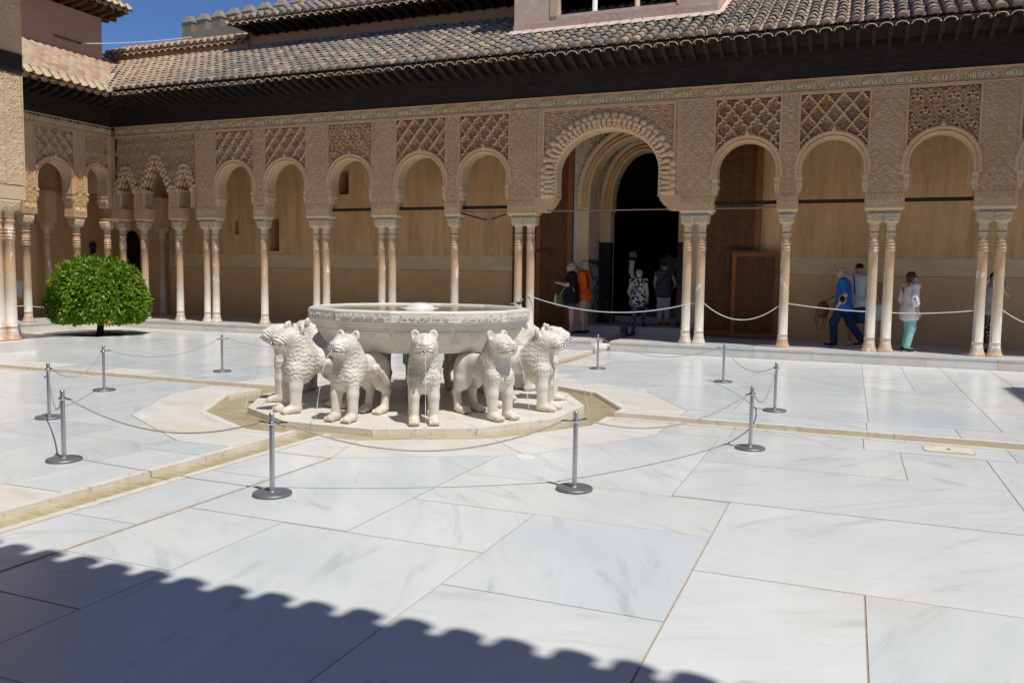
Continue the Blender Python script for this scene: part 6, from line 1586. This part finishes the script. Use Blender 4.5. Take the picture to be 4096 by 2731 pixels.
    if style != 'none':
        hp_ = {'short': [(ell(hp(0, -.022, .045), (.085, .094, .085), -yl, 'z'), .02)], 'bob': [(ell(hp(0, -.025, .035), (.100, .105, .100), -yl, 'z'), .03), (ell(hp(0, -.05, -.045), (.088, .072, .075), -yl, 'z'), .03)], 'crop': [(ell(hp(0, -.020, .040), (.081, .092, .084), -yl, 'z'), .02)],
               'bald': [(ell(hp(.0, -.050, -.010), (.086, .062, .050), -yl, 'z'), .02)]}[style]
        hp_ = hp_+[(ell(hp(0, .105, -.02), (.075, .075, .085), -yl, 'z'), -.015)]
        V, F = sdf_mesh('hair', hp_, .011, .02); link('hair', smooth(np_mesh('hair', V, F)), HAIRS[hc], t)
    # ---- clothes
    for g in garments:
        kind, m = g[0], g[1]; o = dict(g[2]) if len(g) > 2 else {}
        q = []
        if kind in ('shirt', 'tunic', 'vest'):
            e = o.get('e', .016); q = torso(e)
            P_, C_ = j['pel'], j['che']
            if o.get('belly'): q.append((ell(lerp(P_, C_, .42), (.155*w, .135*d, .17)), .06))
            if o.get('hem'):
                for i in range(5): q.append((ell((P_[0], P_[1], P_[2]-.02-o['hem']*i/4), (.174*w+.006*i, .134*d+.006*i, .085)), .07))
            sl = o.get('sleeve', .5)
            for s_ in 'LR':
                sh, el, wr = j['sh'+s_], j['el'+s_], j['wr'+s_]
                if sl <= .0: continue
                q.append((cap(sh, lerp(sh, el, min(1, sl)), .068*w**.5, .062+o.get('flare', 0)*.5), .03))
                if sl > 1: q.append((cap(el, lerp(el, wr, sl-1), .056+o.get('flare', 0)*.6, .046+o.get('flare', 0)), .03))
            q.append((ell((j['nek'][0], j['nek'][1]+.035, j['nek'][2]+.03), (.062, .062, .06)), -.012))
        elif kind in ('trousers', 'shorts'):
            ln = o.get('len', 1.9 if kind == 'trousers' else .75); fit = o.get('fit', .0)
            q = [(ell(j['pel'], (.168*w, .126*d, .135)), .05)]
            for s_ in 'LR':
                hi, kn, an = j['hi'+s_], j['kn'+s_], j['an'+s_]
                q.append((cap(hi, lerp(hi, kn, min(1, ln)), .094*w**.5+fit, .094*w**.5+fit-(.024*min(1, ln))), .04))
                if ln > 1: q += [(cap(kn, lerp(kn, an, ln-1), .072+fit, .056+fit*1.2), .04)]
        elif kind == 'skirt':
            q = [(ell(j['pel'], (.172*w, .13*d, .13)), .04)]+[(ell((0, 0, .80-.09*i), (.17*w+.006*i, .13*d+.006*i, .09)), .05) for i in range(7)]
        elif kind in ('shoes', 'sandals'):
            for s_ in 'LR':
                an, to = j['an'+s_], j['to'+s_]; hl = (an[0], an[1]-.045, an[2]-.045)
                q += [(cap(hl, lerp(hl, to, .45), .040, .044), .02), (cap(lerp(hl, to, .45), to, .044, .033), .02)]
                if kind == 'shoes': q.append((cap(an, (an[0], an[1]-.01, an[2]-.03), .042, .044), .02))
        elif kind == 'soles':
            for s_ in 'LR':
                an, to = j['an'+s_], j['to'+s_]; hl = (an[0], an[1]-.05, an[2]-.072)
                q += [(cap(hl, (to[0], to[1]+.01, max(.0, to[2]-.026)), .030, .028), .01)]
        elif kind == 'cap_hat':
            q = [(ell(hp(0, -.01, .075), (.088, .10, .062), -yl, 'z'), .02), (ell(hp(0, .10, .055), (.062, .075, .012), -yl, 'z'), .015)]
        V, F = sdf_mesh(kind, q, .012, .03); me = smooth(np_mesh(kind, V, F)); link({'cap_hat': 'cap', 'soles': 'shoe_soles'}.get(kind, kind), me, m, t)
    return t, j, hp
def glasses(t, hp, m=GLASS):
    mb = MB()
    for e in (-1, 1):
        mb.ball(hp(e*.033, .098, .014), (.024, .010, .018), 8, 5); mb.tube([hp(e*.055, .095, .018), hp(e*.082, .0, .012)], .004, 5)
    mb.tube([hp(-.015, .104, .016), hp(.015, .104, .016)], .004, 5); mb.build('glasses', m, t, True)
ZG = ZP+.002
# 1 woman in white
t, j, hp = person('woman in a white tunic with bright crochet flowers and mint trousers', (6.22, 9.12, ZG), math.radians(-62), 1.60, dict(elR=(.275, -.06, 1.13), wrR=(.27, .03, .88), elL=(-.27, -.02, 1.12), wrL=(-.25, .10, .88), knL=(-.10, .07, .49), knR=(.10, .0, .49), anL=(-.12, .0, .085), toL=(-.14, .17, .03), anR=(.11, -.10, .085), toR=(.14, .07, .03)), 1.16, 1.12, 2, ('bob', 'auburn'),
    [('trousers', cloth('mint', (.28, .62, .58)), dict(len=1.92, fit=.012)), ('tunic', cloth('white_tunic', (.74, .73, .71)), dict(sleeve=1.35, flare=.035, hem=.20, e=.024)), ('shoes', SHOEB), ('soles', SOLE)], look=(-.5, .05))
glasses(t, hp)
FL = [plain('flower_red', (.55, .03, .03)), plain('flower_yellow', (.65, .50, .06)), plain('flower_blue', (.04, .12, .32)), plain('flower_pink', (.60, .10, .18))]
for (x, y, z), c in (((.09, -.115, 1.43), 0), ((.03, -.145, 1.36), 1), ((-.06, -.145, 1.35), 2), ((-.02, -.16, 1.28), 0), ((.335, -.10, 1.14), 2), ((.325, -.06, 1.07), 3), ((-.33, -.03, 1.05), 1)):
    mb = MB(); mb.ball((x, y, z), (.034, .022, .036), 8, 5); f_ = mb.build('flower_patch', FL[c], t, True); mb = MB(); mb.ball((x*1.03, y-.012, z), (.014, .018, .015), 6, 4); mb.build('flower_eye', FL[(c+1) % 4], f_)
# 2 man in blue, walking left
t, j, hp = person('balding man in a blue shirt and jeans striding to the left', (4.95, 9.72, ZG), math.radians(84), 1.70, dict(pel=(0, -.02, .92), che=(0, .0, 1.26), hed=(0, .05, 1.58), hiL=(-.09, -.02, .89), hiR=(.09, -.02, .89), knL=(-.09, .16, .52), anL=(-.09, .14, .085), toL=(-.10, .32, .03), knR=(.09, -.15, .50), anR=(.10, -.40, .15), toR=(.10, -.27, .04), elL=(-.26, -.07, 1.11), wrL=(-.24, .06, .90), elR=(.26, .10, 1.13), wrR=(.22, .22, .93)), 1.12, 1.12, 0, ('bald', 'grey'),
    [('trousers', DENIMD, dict(len=1.95, fit=.016)), ('shirt', cloth('royal_blue', (.03, .14, .42)), dict(sleeve=.78, belly=1, e=.020, hem=.08)), ('shoes', SHOEB), ('soles', SOLE)], look=(.1, .08))
glasses(t, hp, CHROME)
mb = MB(); mb.ball((-.26, -.02, 1.02), (.045, .085, .115), 10, 6); mb.build('waist_bag', cloth('bag_beige', (.42, .36, .24)), t, True); mb = MB(); mb.ball((-.30, -.02, 1.02), (.02, .055, .075), 8, 5); mb.build('bag_pocket', BLACKC, t, True)
bag = thing('leather_bag', 'brown leather bag dangling on long straps beside the man in blue', 'bag', (4.55, 9.80, 1.0), .4); mb = MB(); mb.ball((0, 0, 0), (.14, .06, .19), 12, 7); mb.build('bag_body', BROWNL, bag, True)
mb = MB(); mb.tube([(-.12, 0, .05), (-.17, 0, -.25), (-.10, 0, -.42), (.05, 0, -.40), (.10, 0, -.10)], .010, 6); mb.tube([(-.08, .03, -.05), (-.10, .03, -.3), (.0, .03, -.36), (.08, .03, -.1)], .010, 6); mb.tube([(0, 0, .15), (.22, -.05, .30)], .010, 6); mb.build('bag_strap', BROWNL, bag, True)
# 3 man in white T-shirt, 4 companion
t, j, hp = person('man in a white T-shirt and denim shorts seen from behind, head bowed', (5.22, 10.20, ZG), math.radians(-14), 1.80, dict(hed=(.02, .06, 1.57)), 1.12, 1.0, 1, ('crop', 'dark'), [('shorts', DENIM, dict(len=.92, fit=.02)), ('shirt', WHITEC, dict(sleeve=.72, e=.022, hem=.05)), ('shoes', SOLE)], look=(-.35, -.35))
mb = MB(); mb.tube([(-.05, -.12, 1.45), (-.02, -.14, 1.30), (.0, -.145, 1.05)], .010, 6); mb.build('cord', BROWNL, t, True)
t, j, hp = person('person in ripped white trousers half hidden behind the man in white', (5.52, 10.45, ZG), math.radians(20), 1.60, dict(), .95, .95, 1, ('bob', 'dark'), [('trousers', WHITEC, dict(len=1.9)), ('shirt', cloth('tan_top', (.35, .24, .18)), dict(sleeve=.5)), ('shoes', SOLE)], .013)
bg2 = thing('tote_bag', 'white printed tote bag held beside the man in white', 'bag', (5.60, 10.12, .98), .2); mb = MB(); mb.box(-.14, .14, -.03, .03, -.20, .14); mb.build('bag_body', WHITEC, bg2); mb = MB(); mb.tube([(-.09, 0, .14), (-.04, 0, .30), (.04, 0, .30), (.09, 0, .14)], .008, 6); mb.build('bag_handle', WHITEC, bg2)
# 5 person with a phone
t, j, hp = person('person in a grey top raising a phone, mostly hidden by two columns', (7.80, 9.85, ZG), math.radians(168), 1.62, dict(elL=(-.26, .12, 1.22), wrL=(-.11, .27, 1.47), elR=(.27, .12, 1.20), wrR=(.13, .27, 1.46)), 1.05, 1.05, 0, ('bob', 'dark'), [('skirt', blotches('polka', (.55, .52, .52), (.02, .02, .03), (.02, .02, .03), 26)), ('shirt', cloth('grey_top', (.42, .42, .44)), dict(sleeve=.35, e=.022, hem=.06)), ('shoes', SHOEB)])
ph_ = MB(); ph_.box(-.04, .04, -.006, .006, -.08, .08); tag(ph_.build('phone', plain('purple_phone', (.05, .03, .12), .3), None, loc=(7.90, 9.52, 1.68), rot=(0, 0, .2)), 'dark purple phone held up behind the columns', 'phone')
bg3 = MB(); bg3.ball((0, 0, 0), (.10, .07, .16), 10, 6); bg3.tube([(0, 0, .15), (.10, -.02, .45)], .010, 6); tag(bg3.build('shoulder_bag', plain('orange_leather', (.38, .15, .03), .5), None, True, loc=(7.52, 9.78, .98)), 'round orange brown shoulder bag beside the phone person', 'bag')
# 6 woman reading, 7 man in orange with camera
t, j, hp = person('grey-haired woman in a black T-shirt and denim shorts holding a brochure', (-1.30, 10.08, ZG), math.radians(96), 1.76, dict(elL=(-.235, .06, 1.16), wrL=(-.10, .30, 1.20), elR=(.235, .06, 1.16), wrR=(.08, .30, 1.19), knL=(-.09, -.02, .49), knR=(.09, .03, .49)), 1.12, 1.15, 0, ('short', 'grey'), [('shorts', DENIM, dict(len=.42, fit=.014)), ('shirt', BLACKC, dict(sleeve=.62, e=.024, hem=.14)), ('sandals', plain('sandal', (.16, .05, .03), .6))], look=(.0, .18))
glasses(t, hp)
br = MB(); br.obox((0, .0, 0), (.10, 0, 0), (0, .002, 0), (0, .03, .085)); br.obox((0, -.035, .002), (.10, 0, 0), (0, .002, 0), (0, -.03, .085)); tag(br.build('brochure', plain('dark_print', (.10, .13, .15), .4), None, loc=(-1.72, 10.04, 1.50), rot=(.5, 0, 1.6)), 'open brochure in the hands of the woman in black', 'brochure')
bk = thing('green_backpack', 'green backpack worn on the chest of the woman in black', 'backpack', (-1.58, 10.02, .98), math.radians(96)); mb = MB(); mb.ball((0, .02, .06), (.15, .13, .20), 12, 8); mb.ball((0, .10, .02), (.11, .08, .12), 10, 6); mb.build('pack', cloth('green_pack', (.10, .17, .03)), bk, True)
mb = MB(); mb.tube([(-.10, -.02, .20), (-.13, -.16, .42), (-.13, -.34, .40), (-.12, -.40, .15)], .018, 6); mb.build('strap', cloth('grey_strap', (.20, .24, .18)), bk, True)
bo = thing('water_bottle', 'clear plastic water bottle with a blue cap on the green backpack', 'bottle', (-1.66, 9.90, .98)); mb = MB(); mb.lathe([(.03, -.02), (.035, .0), (.035, .16), (.015, .20), (.015, .215)], 12); mb.build('bottle_body', plain('pet_plastic', (.35, .45, .50), .15, .6), bo, True); mb = MB(); mb.lathe([(.022, .212), (.022, .25)], 10); mb.build('bottle_cap', plain('blue_cap', (.02, .06, .45), .4), bo)
t, j, hp = person('man in an orange shirt and pale cap photographing upwards', (-1.08, 10.42, ZG), math.radians(86), 1.80, dict(elL=(-.25, .10, 1.22), wrL=(-.10, .24, 1.50), elR=(.25, .10, 1.22), wrR=(.10, .22, 1.50)), 1.12, 1.15, 0, ('short', 'grey'), [('shorts', KHAKI, dict(len=.9, fit=.02)), ('shirt', cloth('orange_shirt', (.68, .10, .012)), dict(sleeve=.6, e=.024, hem=.08)), ('sandals', SHOEB), ('cap_hat', KHAKI)], look=(0, .1))
mb = MB(); mb.tube([(-.13, .10, 1.35), (-.15, -.02, 1.48), (-.14, -.13, 1.30), (-.13, -.14, 1.05)], .020, 6); mb.build('camera_strap', BLACKC, t, True)
cm = thing('camera', 'black camera with a long lens in the hands of the man in orange', 'camera', (-1.36, 10.40, 1.90), math.radians(86)); mb = MB(); mb.box(-.07, .07, -.03, .03, -.05, .05); mb.build('camera_body', SHOEB, cm)
mb = MB(); mb.tube([(0, .03, 0), (0, .15, 0)], [.036, .040], 12); mb.build('lens', GLASS, cm, True)
# 8 guard in waistcoat
GV = [('trousers', BLACKC, dict(len=1.95, fit=.01)), ('shirt', cloth('guard_white', (.78, .78, .80)), dict(sleeve=1.8, e=.014)), ('vest', cloth('dark_waistcoat', (.012, .014, .013)), dict(sleeve=0, e=.022, hem=.02)), ('shoes', SHOEB)]
t, j, hp = person('doorway guard in white shirt sleeves and a dark waistcoat looking down', (-.52, 12.84, .572), math.radians(-66), 1.84, dict(elL=(-.25, -.03, 1.12), wrL=(-.20, .10, .88)), 1.05, 1.0, 2, ('crop', 'dark'), GV, look=(-.2, -.15)); glasses(t, hp)
mb = MB(); mb.tube([(0, .125, 1.40), (0, .145, 1.28), (0, .14, 1.12)], [.012, .018, .022], 6); mb.build('tie', plain('red_tie', (.12, .015, .02)), t, True)
# 9 woman in patterned clothes climbing the steps
t, j, hp = person('grey-haired woman in a spotted sleeveless blouse and flowered trousers climbing the step', (.20, 10.72, ZG), math.radians(-4), 1.60, dict(pel=(.01, .05, .96), che=(0, .09, 1.29), nek=(0, .09, 1.46), hed=(0, .12, 1.59), shL=(-.175, .08, 1.41), shR=(.175, .08, 1.41), elL=(-.25, .04, 1.12), wrL=(-.21, .15, .92), elR=(.25, .04, 1.12), wrR=(.22, .16, .92), hiL=(-.09, .05, .92), hiR=(.09, .05, .92), knL=(-.10, .06, .50), anL=(-.10, -.03, .085), toL=(-.11, .14, .03), knR=(.12, .28, .68), anR=(.12, .22, .275), toR=(.13, .40, .225)), 1.1, 1.1, 0, ('short', 'grey'), [('trousers', blotches('flowered', (.22, .24, .32), (.012, .02, .05), (.10, .12, .2), 22), dict(len=1.95)), ('shirt', blotches('spotted', (.012, .02, .03), (.50, .48, .42), (.05, .09, .13), 13), dict(sleeve=0.02, e=.024, hem=.14)), ('shoes', SHOEB)])
# 10 woman in stripes
t, j, hp = person('dark-haired woman in a striped sleeveless top and white trousers on the step', (.58, 12.05, .402), math.radians(4), 1.64, dict(elL=(-.26, .02, 1.12), wrL=(-.22, .14, .92), elR=(.30, .05, 1.12), wrR=(.22, .17, 1.0), anR=(.10, .06, .085), toR=(.11, .22, .03)), 1.15, 1.12, 0, ('short', 'dark'), [('trousers', cloth('pale_trousers', (.56, .54, .54)), dict(len=1.72, fit=.012)), ('shirt', stripes('navy_stripes', (.010, .013, .03), (.28, .28, .32), 22), dict(sleeve=0.02, e=.022, hem=.10)), ('sandals', plain('red_sandal', (.18, .04, .04), .6))])
mb = MB(); mb.tube([(.14, -.08, 1.42), (.0, -.155, 1.25), (-.17, -.10, 1.08)], .012, 6); mb.build('bag_strap', BLACKC, t, True)
# dim visitors inside the hall
for (x, y), rz, H, c, lb in (((-1.0+.28, 13.9), -1.0, 1.80, (.03, .035, .03), 'dim figure in a dark coat just inside the doorway'), ((.05, 15.2), .1, 1.70, (.45, .45, .48), 'dim figure in a grey shirt inside the hall, seen from behind'), ((.55, 15.8), -.2, 1.66, (.40, .38, .36), 'dim figure in a pale shirt deep inside the hall'), ((.95, 15.0), .2, 1.68, (.30, .32, .36), 'dim figure with a rucksack at the right of the hall')):
    person(lb, (x, y, .572 if y < 14.3 else .742), rz, H, None, 1.05, 1.0, 2, ('short', 'dark'), [('trousers', BLACKC, dict(len=1.9)), ('shirt', cloth('hall_shirt_%d' % int(x*100+200), c), dict(sleeve=.7, e=.02)), ('shoes', SHOEB)], .016, 'dim visitors inside the hall')
